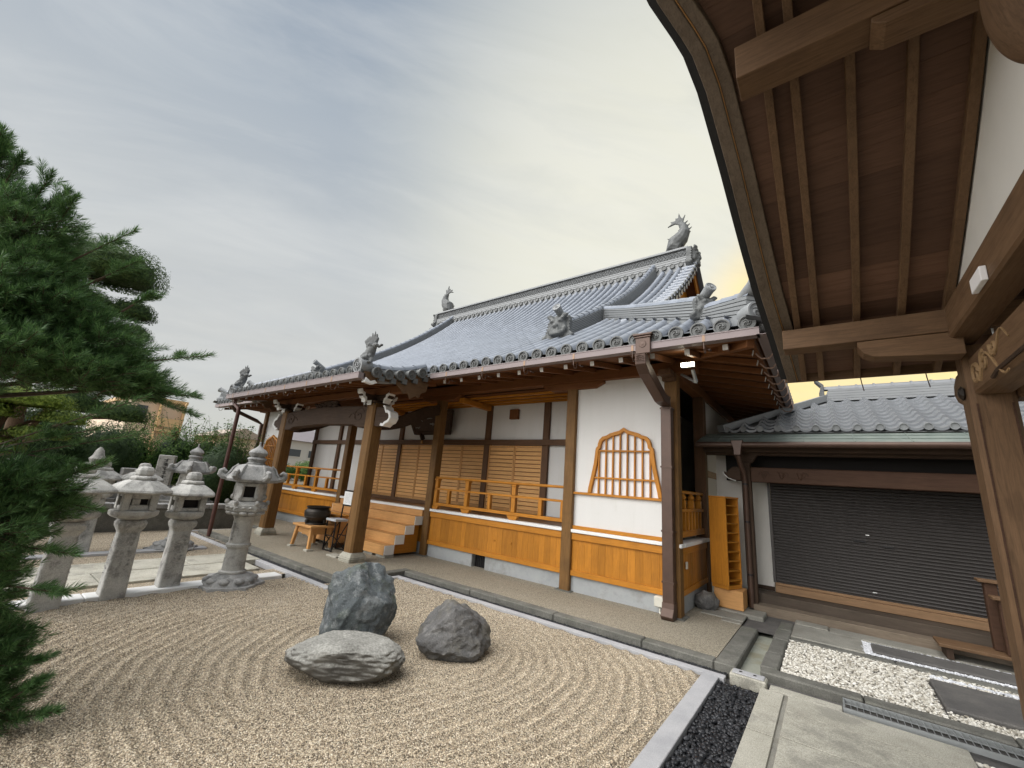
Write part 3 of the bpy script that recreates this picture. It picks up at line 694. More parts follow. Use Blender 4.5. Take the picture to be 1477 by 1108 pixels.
railing(-5.20, -1.93, [-5.14, -4.23, -3.02], [-4.76, -3.62, -2.42, -1.96])
railing(-12.55, -8.96, [-12.5, -11.5, -10.3], [-12.0, -10.9, -9.7, -9.0])
# short railing at the right end with lotus-topped posts
r = obj('railing', MB().box(-.10, -.04, .18, 1.70, 1.03, 1.12), M['honey_y'], T, bevel=.005)
mb = MB(); mb.box(-.10, -.04, .18, 1.70, 1.40, 1.45); obj('middle_rail', mb, M['honey_y'], T, parent=r, bevel=.005)
mb = MB().tube([(-.07, .16, 1.70), (-.07, 1.72, 1.70)], .026, 10); obj('top_rail', mb, M['honey_y'], T, parent=r, smooth=50)
for y_ in (.45, .95, 1.45):
    mb = MB(); mb.box(-.115, -.025, y_-.045, y_+.045, 1.451, 1.58); mb.lathe([(.03, 1.58), (.05, 1.60), (.055, 1.63), (.03, 1.66), (.03, 1.675)], 12, (-.07, y_, 0)); obj('baluster', mb, M['honey_z'], T, parent=r, bevel=.004)
for y_ in np.arange(.3, 1.7, .2): obj('baluster', MB().box(-.10, -.04, y_-.03, y_+.03, 1.121, 1.399), M['honey_z'], T, parent=r, bevel=.004)

# stair: four solid steps with white painted end grain
SX0, SX1 = -8.72, -5.42
for k in range(4):
    y0 = -.93+.232*k; z0 = .045+.185*k
    s_ = obj('step', MB().box(SX0, SX1-.004, y0, y0+.25 if k < 3 else -.02, z0, z0+.185), M['pale_x'], T, bevel=.005)
    obj('end_grain', MB().box(SX1-.003, SX1+.01, y0+.003, y0+.242, z0+.003, z0+.182), M['white'], T, parent=s_, bevel=.003)
    obj('end_grain', MB().box(SX0-.014, SX0-.001, y0+.003, y0+.242, z0+.003, z0+.182), M['white'], T, parent=s_, bevel=.003)
mb = MB(); mb.box(SX0, SX1-.02, -.03, .01, .77, .91); obj('riser', mb, M['pale_x'], T)
for x_ in (SX1-.10, SX0+.06):
    mb = MB().prism([(-.66, .045), (-.04, .045), (-.04, .60), (-.235, .60), (-.235, .415), (-.45, .415), (-.45, .23), (-.66, .23)], lambda u, v, q: (x_+q, u, v), 0, .04); obj('stair_side', mb, M['honey_y'], T)
mb = MB()
for a in np.arange(SX0+.1, SX1, .42): mb.box(a, a+.3, -.92, -.7, -.02, .044)
obj('stair_footing', mb, M['slab_grey'], T, bevel=.006)

# ---------------------------------------------------------------- roof
EY, RY = -1.2, 6.6
_pc = np.polyfit([0, 1.38, 2.87, 4.03, 4.95, 6.65, 7.8], [3.66, 4.46, 5.32, 6.03, 6.68, 8.12, 9.16], 3)
def prof(u):
    u = np.asarray(u, float); z = np.polyval(_pc, np.clip(u, 0, 9)); s0 = _pc[2]; un = np.minimum(u, 0)
    return z+s0*un+(.62*s0-.14)*un*un
EX = 1.25
def front(s, u, h): p = prof(u); d = (prof(u+.02)-prof(u-.02))/.04; k = 1/np.sqrt(1+d*d); return np.stack([s, EY+u-d*k*h, p+k*h], -1)
def right(s, u, h): q = front(s, u, h); return np.stack([EX-(q[..., 1]-EY), q[..., 0], q[..., 2]], -1)
def left(s, u, h): q = front(s, u, h); return np.stack([-14.5-EX+(q[..., 1]-EY), q[..., 0], q[..., 2]], -1)
def back(s, u, h): q = front(s, u, h); return np.stack([q[..., 0], 2*RY-q[..., 1], q[..., 2]], -1)
NA = 6
def rolls(mb, fn, cols, r_=.080, step=.33, lip=.0025):
    th = np.linspace(0, math.pi, NA+1)
    for s, u0, u1 in cols:
        if u1-u0 < .1: continue
        k = max(1, int(round((u1-u0)/step))); e = np.linspace(u0, u1, k+1)
        for i in range(k):
            a, b = e[i]-.012, e[i+1]
            V = []
            for u, rr in ((a, r_+lip), (b, r_)):
                V.append(fn(s+rr*np.cos(th), np.full(NA+1, u), .004+rr*np.sin(th)*1.12))
            F = np.array([(j, j+1, NA+2+j, NA+1+j) for j in range(NA)])
            mb.raw(np.concatenate(V), F)
            if i == 0: pass
def pans(mb, fn, cols, pitch, step=.27):
    q = np.linspace(-1, 1, 4)
    for s, u0, u1 in cols:
        if u1-u0 < .1: continue
        k = max(1, int(round((u1-u0)/step))); e = np.linspace(u0, u1, k+1)
        for i in range(k):
            V = [fn(s+q*pitch/2, np.full(4, e[i]-.02), .012+.022*q*q), fn(s+q*pitch/2, np.full(4, e[i+1]), -.012+.022*q*q)]
            mb.raw(np.concatenate(V), np.array([(j, j+1, 5+j, 4+j) for j in range(3)]))
PITCH = .27
VX = -1.12                                                 # verge of the upper roof
PX0, PX1, PU = -10.22, -4.40, -1.46                        # porch roof: extent and length of its run below the main eave
def umax(s):
    t = EX-s if s > -7.25 else s+14.5+EX
    lim = EX-VX
    return t if t < lim else RY-EY+.05
def ulow(s): return PU if PX0 < s < PX1 else -.03
sc_ = np.arange(EX-.10, -14.5-EX+.02, -PITCH)
rm, pm_ = MB(), MB()
rolls(rm, front, [(s, ulow(s), umax(s)) for s in sc_])
pans(pm_, front, [(s+PITCH/2, ulow(s+PITCH/2), umax(s+PITCH/2)) for s in sc_], PITCH)
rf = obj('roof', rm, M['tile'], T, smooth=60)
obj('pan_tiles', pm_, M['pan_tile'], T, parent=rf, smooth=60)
# right-hand, left-hand skirts and the back slope
for fn, s0, s1 in ((right, EY, 2*RY-EY), (left, EY, 2*RY-EY)):
    sc2 = np.arange(s0+.1, s1, PITCH); rm, pm_ = MB(), MB()
    um = lambda s: min(s-s0, s1-s, EX+1.55)
    rolls(rm, fn, [(s, -.03, um(s)) for s in sc2], step=.6); pans(pm_, fn, [(s-PITCH/2, -.03, um(s)) for s in sc2], PITCH, .6)
    r2 = obj('side_roof', rm, M['tile'], T, smooth=60); obj('pan_tiles', pm_, M['pan_tile'], T, parent=r2, smooth=60)
rm, pm_ = MB(), MB(); sc2 = np.arange(EX-.1, -14.5-EX, -PITCH)
rolls(rm, back, [(s, -.03, umax(s)) for s in sc2], step=1.2); pans(pm_, back, [(s+PITCH/2, -.03, umax(s)) for s in sc2], PITCH, 1.2)
r2 = obj('back_roof', rm, M['tile'], T, smooth=60); obj('pan_tiles', pm_, M['pan_tile'], T, parent=r2, smooth=60)
# roof underside, so that nothing shines through
ub = MB()
us = np.linspace(0, RY-EY, 12)
for sgn in (0, 1):
    fn = front if sgn == 0 else back
    for i in range(11):
        a0, a1 = max(VX, EX-us[i]), max(VX, EX-us[i+1]); l0, l1 = -14.5-a0, -14.5-a1
        V = [fn(np.array([l0+.02, a0-.02]), np.full(2, us[i]), np.full(2, -.07)), fn(np.array([l1+.02, a1-.02]), np.full(2, us[i+1]), np.full(2, -.07))]
        ub.raw(np.concatenate(V), np.array([(0, 1, 3, 2)]))
for fn in (right, left):
    for i in range(4):
        u0, u1 = i*.69, (i+1)*.69
        V = [fn(np.array([EY+u0, 2*RY-EY-u0]), np.full(2, u0), np.full(2, -.07)), fn(np.array([EY+u1, 2*RY-EY-u1]), np.full(2, u1), np.full(2, -.07))]
        ub.raw(np.concatenate(V), np.array([(0, 1, 3, 2)]))
obj('roof_deck', ub, M['eave_x'], T)
for x_ in (-1.62, -12.92):
    pts = [(EY+2.6, float(prof(2.6))-.1)]+[(EY+u, float(prof(u))-.12) for u in np.linspace(2.9, 7.75, 10)]
    pts = pts+[(2*RY-a, b) for a, b in pts[::-1]]
    obj('gable_wall', MB().prism(pts, lambda u, v, q: (x_+q, u, v), 0, .06), M['honey_z'], T)
for x_ in (-1.20, -13.30):
    for sgn in (1, -1):
        bb = MB()
        for i in range(12):
            u0, u1 = 2.35+i*.452, 2.35+(i+1)*.452
            y0, y1 = EY+u0, EY+u1
            if sgn < 0: y0, y1 = 2*RY-y0, 2*RY-y1
            bb.bar((x_, y0, float(prof(u0))-.22), (x_, y1, float(prof(u1))-.22), .05, .26)
        obj('barge_board', bb, M['honey_y'], T)

# eave ends: round tiles with a three-comma crest, scalloped pans between them
def disc(mb, c, ax, r_=.098, th=.05, crest=True):
    """round end tile facing ax"""
    z = np.array(ax, float); z /= np.linalg.norm(z); x = np.cross((0, 0, 1.0), z); x /= np.linalg.norm(x); y = np.cross(z, x)
    M3 = np.stack([x, y, z], 1)
    mb.lathe([(r_*.93, -th), (r_, -th*.4), (r_, 0), (r_*.97, .008), (r_*.80, .009), (r_*.76, -.006), (.001, -.006)], 20, c, 0, M3)
    if crest:
        for k in range(3):
            a0 = 2*math.pi*k/3
            pth = [(r_*(.16+.36*t)*math.cos(a0+2.6*t), r_*(.16+.36*t)*math.sin(a0+2.6*t), .001) for t in np.linspace(0, 1, 6)]
            P = np.array(pth)@M3.T+np.array(c)
            mb.tube(P, np.linspace(r_*.14, r_*.04, 6), 5, False)
dm, sm_ = MB(), MB()
for s in sc_:
    lo = ulow(s)
    p = front(np.array([s]), np.array([lo-.015]), np.array([.012]))[0]
    disc(dm, (p[0], p[1]-.02, p[2]+.012), (0, -1, -.10))
    q = np.linspace(-1, 1, 9)[:, None]; u = s-PITCH/2
    if (PX0 < u < PX1) == (PX0 < s < PX1):
        x_ = u+q[:, 0]*(PITCH/2)*.98; zt = p[2]-.01+.055*q[:, 0]**2-.035; y_ = p[1]
        for lay, (dy, dz, hh) in enumerate(((0, 0, .022), (.012, -.020, .02), (.0, -.040, .02))):
            V = np.concatenate([np.stack([x_, np.full(9, y_+dy), zt+dz], -1), np.stack([x_, np.full(9, y_+dy), zt+dz-hh], -1), np.stack([x_, np.full(9, y_+.09), zt+dz], -1)])
            sm_.raw(V, np.array([(j, j+1, 10+j, 9+j) for j in range(8)]+[(18+j, 19+j, j+1, j) for j in range(8)]))
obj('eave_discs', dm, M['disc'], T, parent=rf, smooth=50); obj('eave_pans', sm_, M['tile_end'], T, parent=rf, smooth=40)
dm = MB()
for s in np.arange(EY+.1, 10, PITCH):
    p = right(np.array([s]), np.array([-.045]), np.array([.012]))[0]; disc(dm, (p[0]+.02, p[1], p[2]+.012), (1, 0, -.1), crest=False)
obj('eave_discs', dm, M['disc'], T, parent=rf, smooth=50)
# verge tiles of the upper roof
th = np.linspace(0, math.pi, 7)
for x_, sg in ((VX, 1), (-14.5-VX, -1)):
    vm, vd = MB(), MB()
    for u in np.arange(2.45, 7.75, .262):
        c = front(np.array([0.]), np.array([u]), np.array([0.02]))[0]; c2 = front(np.array([0.]), np.array([u+.1]), np.array([0.02]))[0]; t = (c2-c)/np.linalg.norm(c2-c); nrm = np.array([0, -t[2], t[1]])
        if nrm[2] < 0: nrm = -nrm
        V = [np.stack([np.full(7, x_+sg*xx), c[1]+.072*np.cos(th)*t[1]+.085*np.sin(th)*nrm[1], c[2]+.072*np.cos(th)*t[2]+.085*np.sin(th)*nrm[2]], -1) for xx in (-.30, .10)]
        vm.raw(np.concatenate(V), np.array([(j, j+1, 8+j, 7+j) for j in range(6)]))
        disc(vd, (x_+sg*.10, c[1], c[2]+.02), (sg, 0, -.05), .08, .04, False)
        mbq = front(np.array([0., 0.]), np.array([u+.06, u+.20]), np.array([.0, .0]))
        vm.raw([(x_-sg*.3, mbq[0][1], mbq[0][2]+.03), (x_+sg*.09, mbq[0][1], mbq[0][2]+.03), (x_+sg*.09, mbq[1][1], mbq[1][2]+.03), (x_-sg*.3, mbq[1][1], mbq[1][2]+.03)], [(0, 1, 2, 3)])
        vm.box(min(x_+sg*.03, x_+sg*.09), max(x_+sg*.03, x_+sg*.09), mbq[0][1], mbq[1][1], min(mbq[0][2], mbq[1][2])-.12, min(mbq[0][2], mbq[1][2])+.05)
    obj('verge_tiles', vm, M['tile'], T, parent=rf, smooth=50); obj('verge_discs', vd, M['disc'], T, parent=rf, smooth=50)

# stacked ridges: thin courses with a row of round caps on top
def stack(P, h, w0, name, courses=7, cap=True, caps_r=.075):
    """P: path of the ridge foot; h: height (number or per point)"""
    P = np.array(P, float); k = len(P); h = np.broadcast_to(np.array(h, float), (k,))
    T_ = np.gradient(P, axis=0); S = np.stack([T_[:, 1], -T_[:, 0], 0*T_[:, 0]], 1); S /= np.linalg.norm(S, axis=1)[:, None]
    mb, mj = MB(), MB()
    for c in range(courses):
        z0, z1 = -.12 if c == 0 else h*c/courses, h*(c+1)/courses-.016
        w_ = w0*(1-.35*c/courses); 
        for (zz0, zz1, ww, tgt) in ((z0, z1, w_, mb), (z1, z1+.0165, w_*.84, mj)):
            V = []
            for sg, zq in ((-1, zz0), (1, zz0), (1, zz1), (-1, zz1)):
                q = P+S*(sg*ww/2); q = q.copy(); q[:, 2] += zq; V.append(q)
            V = np.stack(V, 1).reshape(-1, 3)
            F = [(4*i+j, 4*i+(j+1) % 4, 4*i+4+(j+1) % 4, 4*i+4+j) for i in range(k-1) for j in range(4)]+[(0, 3, 2, 1), (4*k-4, 4*k-3, 4*k-2, 4*k-1)]
            tgt.raw(V, F)
    o = obj(name, mb, M['tile_end'], T); obj('course_joints', mj, M['dark_tile'], T, parent=o)
    if cap:
        L = np.concatenate([[0], np.cumsum(np.linalg.norm(np.diff(P, axis=0), axis=1))]); n_ = max(1, int(L[-1]/.27)); e = np.linspace(0, L[-1], n_+1); cm = MB()
        top = P.copy(); top[:, 2] += h-.005
        for i in range(n_):
            a = np.array([np.interp(e[i]-.01, L, top[:, j]) for j in range(3)]); b = np.array([np.interp(e[i+1], L, top[:, j]) for j in range(3)])
            d = (b-a)/np.linalg.norm(b-a); sd_ = np.cross(d, (0, 0, 1)); sd_ /= np.linalg.norm(sd_); up = np.cross(sd_, d); th = np.linspace(0, math.pi, 7)[:, None]
            V = np.concatenate([a+(caps_r+.010)*np.cos(th)*sd_+(caps_r+.012)*np.sin(th)*up, b+caps_r*np.cos(th)*sd_+caps_r*np.sin(th)*up])
            cm.raw(V, np.array([(j, j+1, 8+j, 7+j) for j in range(6)]))
        obj('ridge_cap', cm, M['tile'], T, parent=o, smooth=60)
    return o
# main ridge
rz0 = 9.02
RX0, RX1 = -13.25, -1.28
rd = MB()
for c, (z0, z1, w_) in enumerate(((rz0-.25, rz0+.10, .62), (rz0+.11, rz0+.15, .66), (rz0+.155, rz0+.195, .60), (rz0+.20, rz0+.24, .62), (rz0+.245, rz0+.285, .58), (rz0+.29, rz0+.33, .60), (rz0+.63, rz0+.67, .60), (rz0+.68, rz0+.72, .52))):
    rd.box(RX0, RX1, RY-w_/2, RY+w_/2, z0, z1)
ridge = obj('ridge', rd, M['tile_end'], T)
obj('band_ground', B(RX0, RX1-.02, RY-.23, RY+.23, rz0+.335, rz0+.625), M['dark_tile'], T, parent=ridge)
pb = MB(); x = RX0+.1                                      # band of overlapping waves on both faces
while x < RX1-.1:
    for row, (zz_, off) in enumerate(((rz0+.40, 0), (rz0+.475, .055), (rz0+.55, 0))):
        for sg in (-1, 1):
            M3 = np.stack([(1, 0, 0), (0, 0, 1), (0, -1.0*-sg, 0)], 1).astype(float)
            pth = [(x+off+.052*math.cos(t), RY+sg*.235, zz_+.06*math.sin(t)-.03) for t in np.linspace(0, math.pi, 6)]
            pb.tube(pth, .012, 4, False)
            if sg < 0: pb.tube([(a+(.5)*0, b, c-.018) if True else 0 for a, b, c in [(x+off+.028*math.cos(t), RY+sg*.235, zz_+.045*math.sin(t)-.03) for t in np.linspace(0, math.pi, 5)]], .009, 4, False)
    x += .11
obj('wave_band', pb, M['tile_end'], T, parent=ridge)
cm = MB(); dmm = MB(); th = np.linspace(0, math.pi, 7)
for x in np.arange(RX0, RX1, .30):
    V = [np.stack([np.full(7, xx), RY+rr*np.cos(th), rz0+.715+rr*np.sin(th)], -1) for xx, rr in ((x-.01, .135), (x+.03, .135), (x+.031, .115), (x+.3, .112))]
    cm.raw(np.concatenate(V), np.array([(r_*7+j, r_*7+j+1, r_*7+8+j, r_*7+7+j) for r_ in range(3) for j in range(6)]))
for x in np.arange(RX0+.15, RX1, PITCH):
    for sg in (-1, 1): disc(dmm, (x, RY+sg*.36, rz0+.045), (0, sg, 0), .085, .10, False)
obj('ridge_cap', cm, M['tile'], T, parent=ridge, smooth=60); obj('ridge_discs', dmm, M['disc'], T, parent=ridge, smooth=50)

def hippath(a, b, n_=16, lift=0.0, fn=None):
    a = np.array(a, float); b = np.array(b, float); out = []
    for t in np.linspace(0, 1, n_):
        x, y = a+(b-a)*t
        u = max(0, min(y-EY, 9)); out.append((x, y, float(prof(u))+lift))
    return np.array(out)
for sg in (1, -1):
    mx = lambda x: x if sg > 0 else -14.5-x
    # descending ridge
    P = [(mx(-2.40), EY+u, float(prof(u))) for u in np.linspace(1.55, 7.55, 22)]
    stack(P, .36, .28, 'descending_ridge', 9)
    # corner ridge in two tiers
    P = hippath((mx(-2.30), EY+EX+2.30), (mx(.50), EY+EX-.50), 14); stack(P, np.linspace(.30, .36, 14), .26, 'corner_ridge', 7)
    P = hippath((mx(.48), EY+EX-.48), (mx(1.22), EY+EX-1.22), 9); P[:, 2] += np.linspace(.0, .06, 9); stack(P, np.linspace(.20, .30, 9), .24, 'corner_ridge', 5)

# ------------------------------------------------- tile ornaments
def remesh(o, vox, smooth_=True):
    m = o.modifiers.new('remesh', 'REMESH'); m.mode = 'VOXEL'; m.voxel_size = vox; m.use_smooth_shade = smooth_
def place(mb, loc, yaw, tilt=0.0, sc=1.0):
    """turn the shapes in mb (built facing -Y) to face yaw and set them at loc"""
    ca, sa = math.cos(yaw), math.sin(yaw); out = MB()
    for v in mb.v:
        v = v*sc
        y, z = v[:, 1]*math.cos(tilt)-v[:, 2]*math.sin(tilt), v[:, 1]*math.sin(tilt)+v[:, 2]*math.cos(tilt)
        out.v.append(np.stack([v[:, 0]*ca-y*sa, v[:, 0]*sa+y*ca, z], 1)+np.array(loc))
    out.f = mb.f; out.nv = mb.nv; return out
def ogre():
    m = MB()
    m.prism([(-.30, -.02), (-.40, .05), (-.41, .13), (-.33, .17), (-.28, .30), (-.29, .48), (-.26, .62), (-.10, .66), (.10, .66), (.26, .62), (.29, .48), (.28, .30), (.33, .17), (.41, .13), (.40, .05), (.30, -.02)], lambda u, v, a: (u, a, v), -.05, .10)
    m.ell((0, -.07, .34), (.22, .12, .25)); m.ell((0, -.19, .30), (.075, .07, .06)); m.ell((0, -.10, .15), (.19, .12, .09)); m.ell((0, -.17, .10), (.13, .06, .035))
    for s in (-1, 1):
        m.ell((s*.10, -.16, .43), (.075, .05, .05)); m.ell((s*.105, -.20, .425), (.035, .03, .03)); m.ell((s*.12, -.16, .49), (.10, .05, .032), [[1, 0, s*-.3], [0, 1, 0], [s*.3, 0, 1]])
        m.tube([(s*.13, -.10, .52), (s*.20, -.15, .58), (s*.25, -.14, .585), (s*.28, -.12, .62)], [.075, .06, .042, .015], 8)
        m.ell((s*.07, -.19, .205), (.025, .03, .045)); m.ell((s*.20, -.10, .25), (.06, .06, .09))
        for k in range(6): m.ell((s*(.285+.01*k), -.055, .46-.075*k), (.022, .03, .022), sub=1)
        m.ell((s*.36, -.055, .09), (.06, .04, .06))
    return m
def crest_tile(mb, a, b, r_=.085):
    mb.tube([a, b], [r_*.9, r_], 14); d = np.array(b, float)-np.array(a, float); disc(mb, b, d, r_*1.08, .05, True)
for x_ in (-2.40, -12.10):
    yb = .36; zb = float(prof(yb-EY)); oo = obj('ogre_tile', place(ogre(), (x_, yb-.05, zb-.02), 0, R(-6), .88), M['ornament'], T, smooth=40); remesh(oo, .017)
    mb = MB(); crest_tile(mb, (x_, yb+.25, zb+.48), (x_, yb-.18, zb+.68)); obj('crest_tile', mb, M['tile_end'], T, parent=oo, smooth=50)
for sg in (1, -1):
    c = (.56 if sg > 0 else -15.06, EY+EX-.56); u = c[1]-EY; zb = float(prof(u))-.02
    oo = obj('ogre_tile', place(ogre(), (c[0]-sg*.0, c[1]+.0, zb+.08), R(45*sg), R(-6), .56), M['ornament'], T, smooth=40); remesh(oo, .014)
    mb = MB(); crest_tile(mb, (c[0]-sg*.15, c[1]+.15, zb+.36), (c[0]+sg*.10, c[1]-.10, zb+.53), .075); obj('crest_tile', mb, M['tile_end'], T, parent=oo, smooth=50)
    cx_ = 1.20 if sg > 0 else -15.7
    mb = MB(); pz = float(prof(.04)); disc(mb, (cx_+sg*.06, EY-.02, pz+.12), (sg*.7, -.7, 0), .13, .2); crest_tile(mb, (cx_-sg*.15, EY+.2, pz+.36), (cx_+sg*.08, EY-.06, pz+.48)); obj('corner_tile', mb, M['tile_end'], T, smooth=50)
    xe = RX1+.02 if sg > 0 else RX0-.02
    oo = obj('ogre_tile', place(ogre(), (xe+sg*.05, RY, rz0-.05), R(90*sg), 0, 1.15), M['ornament'], T, smooth=40); remesh(oo, .022)
# ridge-end fish: scaly body curling up into a spread tail, spines down its back
def fish():
    m = MB()
    P = [(.02, 0, .02), (-.16, 0, .10), (-.10, 0, .26), (.06, 0, .40), (.15, 0, .58), (.13, 0, .76), (.05, 0, .90)]
    m.tube(P, [.20, .27, .26, .22, .17, .12, .08], 12); m.ell((-.20, 0, .06), (.15, .13, .11)); m.ell((-.30, 0, .0), (.08, .10, .06)); m.ell((-.30, 0, .12), (.07, .09, .04))
    def fin_(pts, t=.02): m.prism(pts, lambda u, v, a: (u, a, v), -t, t)
    for q in ((.15, .28, .14), (.21, .42, .15), (.25, .56, .14), (.235, .70, .12), (.18, .82, .10)):
        fin_([(q[0]-.08, q[1]-.06), (q[0]+q[2], q[1]+.13), (q[0]-.04, q[1]+.07)])
    for q in ((-.02, .50), (.02, .66)): fin_([(q[0]+.06, q[1]-.05), (q[0]-.05, q[1]+.02), (q[0]+.07, q[1]+.05)])
    fin_([(.02, .86), (-.12, .93), (-.36, .88), (-.20, .99), (-.26, 1.04), (-.10, 1.04), (-.10, 1.13), (-.02, 1.10), (.0, 1.30), (.05, 1.14), (.11, 1.02), (.10, .86)], .028)
    fin_([(.04, .95), (.10, 1.06), (.20, 1.18), (.14, .98), (.12, .88)], .02)
    for s in (-1, 1):
        m.prism([(-.05, .16), (-.30, .34), (-.16, .34), (-.18, .44), (-.02, .32)], lambda u, v, a: (u, s*(.13+a+max(0, -u)*.3), v), -.02, .02)
        m.ell((-.22, s*.10, .13), (.04, .03, .04))
        m.tube([(-.25, s*.08, .16), (-.14, s*.12, .28), (-.02, s*.13, .30)], [.03, .025, .008], 6)
    return m
for sg, xx in ((1, RX1-.32), (-1, RX0+.32)):
    oo = obj('roof_fish', place(fish(), (xx, RY, rz0+.80), 0 if sg > 0 else math.pi, 0, 1.12), M['ornament'], T, smooth=40); remesh(oo, .02)
# lion standing on its hands, flame tail in the air
def lion():
    m = MB()
    m.tube([(0, .0, .16), (.02, .02, .30), (.06, .02, .44), (.06, .02, .56)], [.12, .14, .13, .09], 12)
    m.ell((-.02, -.10, .13), (.12, .13, .11)); m.ell((-.02, -.22, .10), (.075, .07, .06)); m.ell((-.02, -.235, .055), (.06, .06, .025))
    for s in (-1, 1):
        m.tube([(s*.10, .0, .20), (s*.14, -.08, .10), (s*.15, -.15, .0)], [.065, .05, .042], 8); m.ell((s*.15, -.19, .005), (.05, .075, .035))
        m.tube([(.04+s*.08, .02, .48), (.12+s*.09, -.06, .56), (.22+s*.08, -.04, .50), (.29+s*.07, -.06, .54)], [.085, .07, .045, .035], 8); m.ell((.31+s*.07, -.08, .54), (.045, .05, .035))
        m.ell((s*.06, -.17, .20), (.03, .03, .03)); m.ell((s*.10, -.09, .23), (.04, .03, .05))
    for k in range(9):
        a = 2*math.pi*k/9; m.ell((-.02+.13*math.cos(a), -.02+.05*math.sin(2*a), .16+.12*math.sin(a)), (.05, .06, .05))
    for x0, x1, z1 in ((-.04, -.10, .84), (0, -.02, .96), (.04, .06, 1.0), (.08, .13, .92), (.10, .18, .80), (-.06, -.14, .72)):
        m.tube([(x0, .04, .54), ((x0*1.3+x1)/2-.03, .05, .66), ((x0+x1)/2+.035, .05, .78), (x1+.02, .04, z1)], [.06, .065, .045, .008], 7)
    return m
LY = EY+PU
for x_, yaw, flip in ((PX1-.14, R(30), 1), (PX0+.16, R(35), -1)):
    mb = lion()
    zb = float(prof(PU+.12))+.17
    oo = obj('lion_tile', place(mb, (x_, LY+.12, zb), yaw, 0, .64), M['ornament'], T, smooth=40); remesh(oo, .013)
    mb = MB(); disc(mb, (x_, LY-.05, zb-.07), (0, -1, -.1), .14, .22); obj('corner_tile', mb, M['tile_end'], T, smooth=50)
    P = [(x_, EY+u, float(prof(u))) for u in np.linspace(PU+.1, -.05, 8)]; stack(P, .13, .22, 'porch_ridge', 3)
# porch verge: discs facing sideways
for x_, sg in ((PX1, 1), (PX0, -1)):
    vd, vm = MB(), MB()
    for u in np.arange(PU+.22, -.05, .245):
        z = float(prof(u)); y = EY+u
        disc(vd, (x_+sg*.075, y, z+.02), (sg, 0, -.08), .095, .06)
        V = [np.stack([np.full(7, x_+sg*xx), y+.075*np.cos(th), z+.02+.085*np.sin(th)], -1) for xx in (-.2, .07)]
        vm.raw(np.concatenate(V), np.array([(j, j+1, 8+j, 7+j) for j in range(6)]))
        for dz in (.0, -.03, -.06): vm.box(min(x_, x_+sg*.05), max(x_, x_+sg*.05), y+.07, y+.18, z-.05+dz, z-.028+dz+.01)
    obj('verge_discs', vd, M['disc'], T, parent=rf, smooth=50); obj('verge_tiles', vm, M['disc'], T, parent=rf, smooth=50)

# ------------------------------------------------- eaves: rafters, fascia, gutters, downspouts
for i, x_ in enumerate(np.arange(.88, -15.5, -.452)):
    if PX0+.05 < x_ < PX1-.05: continue
    o = obj('rafter', MB().bar((x_, -1.08, 3.465), (x_, .5, 3.80), .062, .078), M['eave_y'], T, bevel=.004)
    obj('rafter_end', MB().bar((x_, -1.085, 3.463), (x_, -1.081, 3.464), .062, .07), M['end_white'], T, parent=o)
for i, y_ in enumerate(np.arange(-.72, 9.0, .452)):
    o = obj('rafter', MB().bar((1.13, y_, 3.465), (-.3, y_, 3.80), .062, .078), M['eave_x'], T, bevel=.004)
    obj('rafter_end', MB().bar((1.135, y_, 3.463), (1.131, y_, 3.464), .062, .07), M['end_white'], T, parent=o)
obj('hip_rafter', MB().bar((1.16, -1.11, 3.47), (-.3, .35, 3.80), .10, .12), M['eave_y'], T, bevel=.006)
sf = MB()
for k in range(7): sf.raw([(EX-.16-k*.0, 0, 0)]*0, []) if False else None
for k in range(10):                                       # eave boards over the rafters
    u0, u1 = k*.165, (k+1)*.165-.004
    z0, z1 = 3.515+.212*u0, 3.515+.212*u1
    sf.raw([(-15.6, -1.13+u0, z0), (1.12-u0, -1.13+u0, z0), (1.12-u1, -1.13+u1, z1), (-15.6, -1.13+u1, z1)], [(0, 1, 2, 3)])
    sf.raw([(1.18-u0, -1.13+u0, z0), (1.18-u0, 9, z0), (1.18-u1, 9, z1), (1.18-u1, -1.13+u1, z1)], [(0, 1, 2, 3)])
obj('eave_boards', sf, M['eave_x'], T)
for q_ in ((-15.7, PX0, -1.15, -1.11, 3.50, 3.60), (PX1, 1.19, -1.15, -1.11, 3.50, 3.60), (1.15, 1.19, -1.109, 9, 3.50, 3.60)): obj('fascia', B(*q_), M['eave_x'], T)
def gutter(a, b, y0, z0, z1, name='gutter'):
    g0 = MB(); g0.box(a, b, y0, y0+.006, z0, z1); g0.box(a, b, y0+.007, y0+.12, z0, z0+.006); g0.box(a, b, y0+.121, y0+.127, z0, z1-.01); g0.box(a, a+.005, y0+.007, y0+.12, z0+.007, z1-.004); g0.box(b-.005, b, y0+.007, y0+.12, z0+.007, z1-.004)
    g0.box(a, b, y0-.006, y0-.001, z1-.012, z1)
    o = obj(name, g0, M['copper'], T)
    jn = MB()
    for x in np.arange(a+.45, b, .905): jn.box(x-.016, x+.016, y0-.004, y0-.0008, z0+.002, z1-.014)
    obj('joint', jn, plain('copper_joint', (.30, .19, .12), .5, .2), T, parent=o)
    for x in np.arange(a+.45, b, .905):
        hk = MB(); hk.tube([(x, y0+.13, z0-.02), (x, y0+.09, z0-.12), (x, y0+.03, z0-.13), (x, y0+.005, z0-.09), (x, y0+.003, z0-.01)], .008, 5); hk.bar((x+.03, y0+.14, z0-.06), (x+.03, y0+.24, z0-.05), .03, .012); obj('gutter_hook', hk, M['copper_dark'], T, parent=o)
    return o
gutter(PX1+.10, 1.27, -1.285, 3.50, 3.595); gutter(-15.75, PX0-.1, -1.285, 3.50, 3.595); gutter(PX0-.02, PX1-.02, EY+PU-.075, 3.155, 3.265)
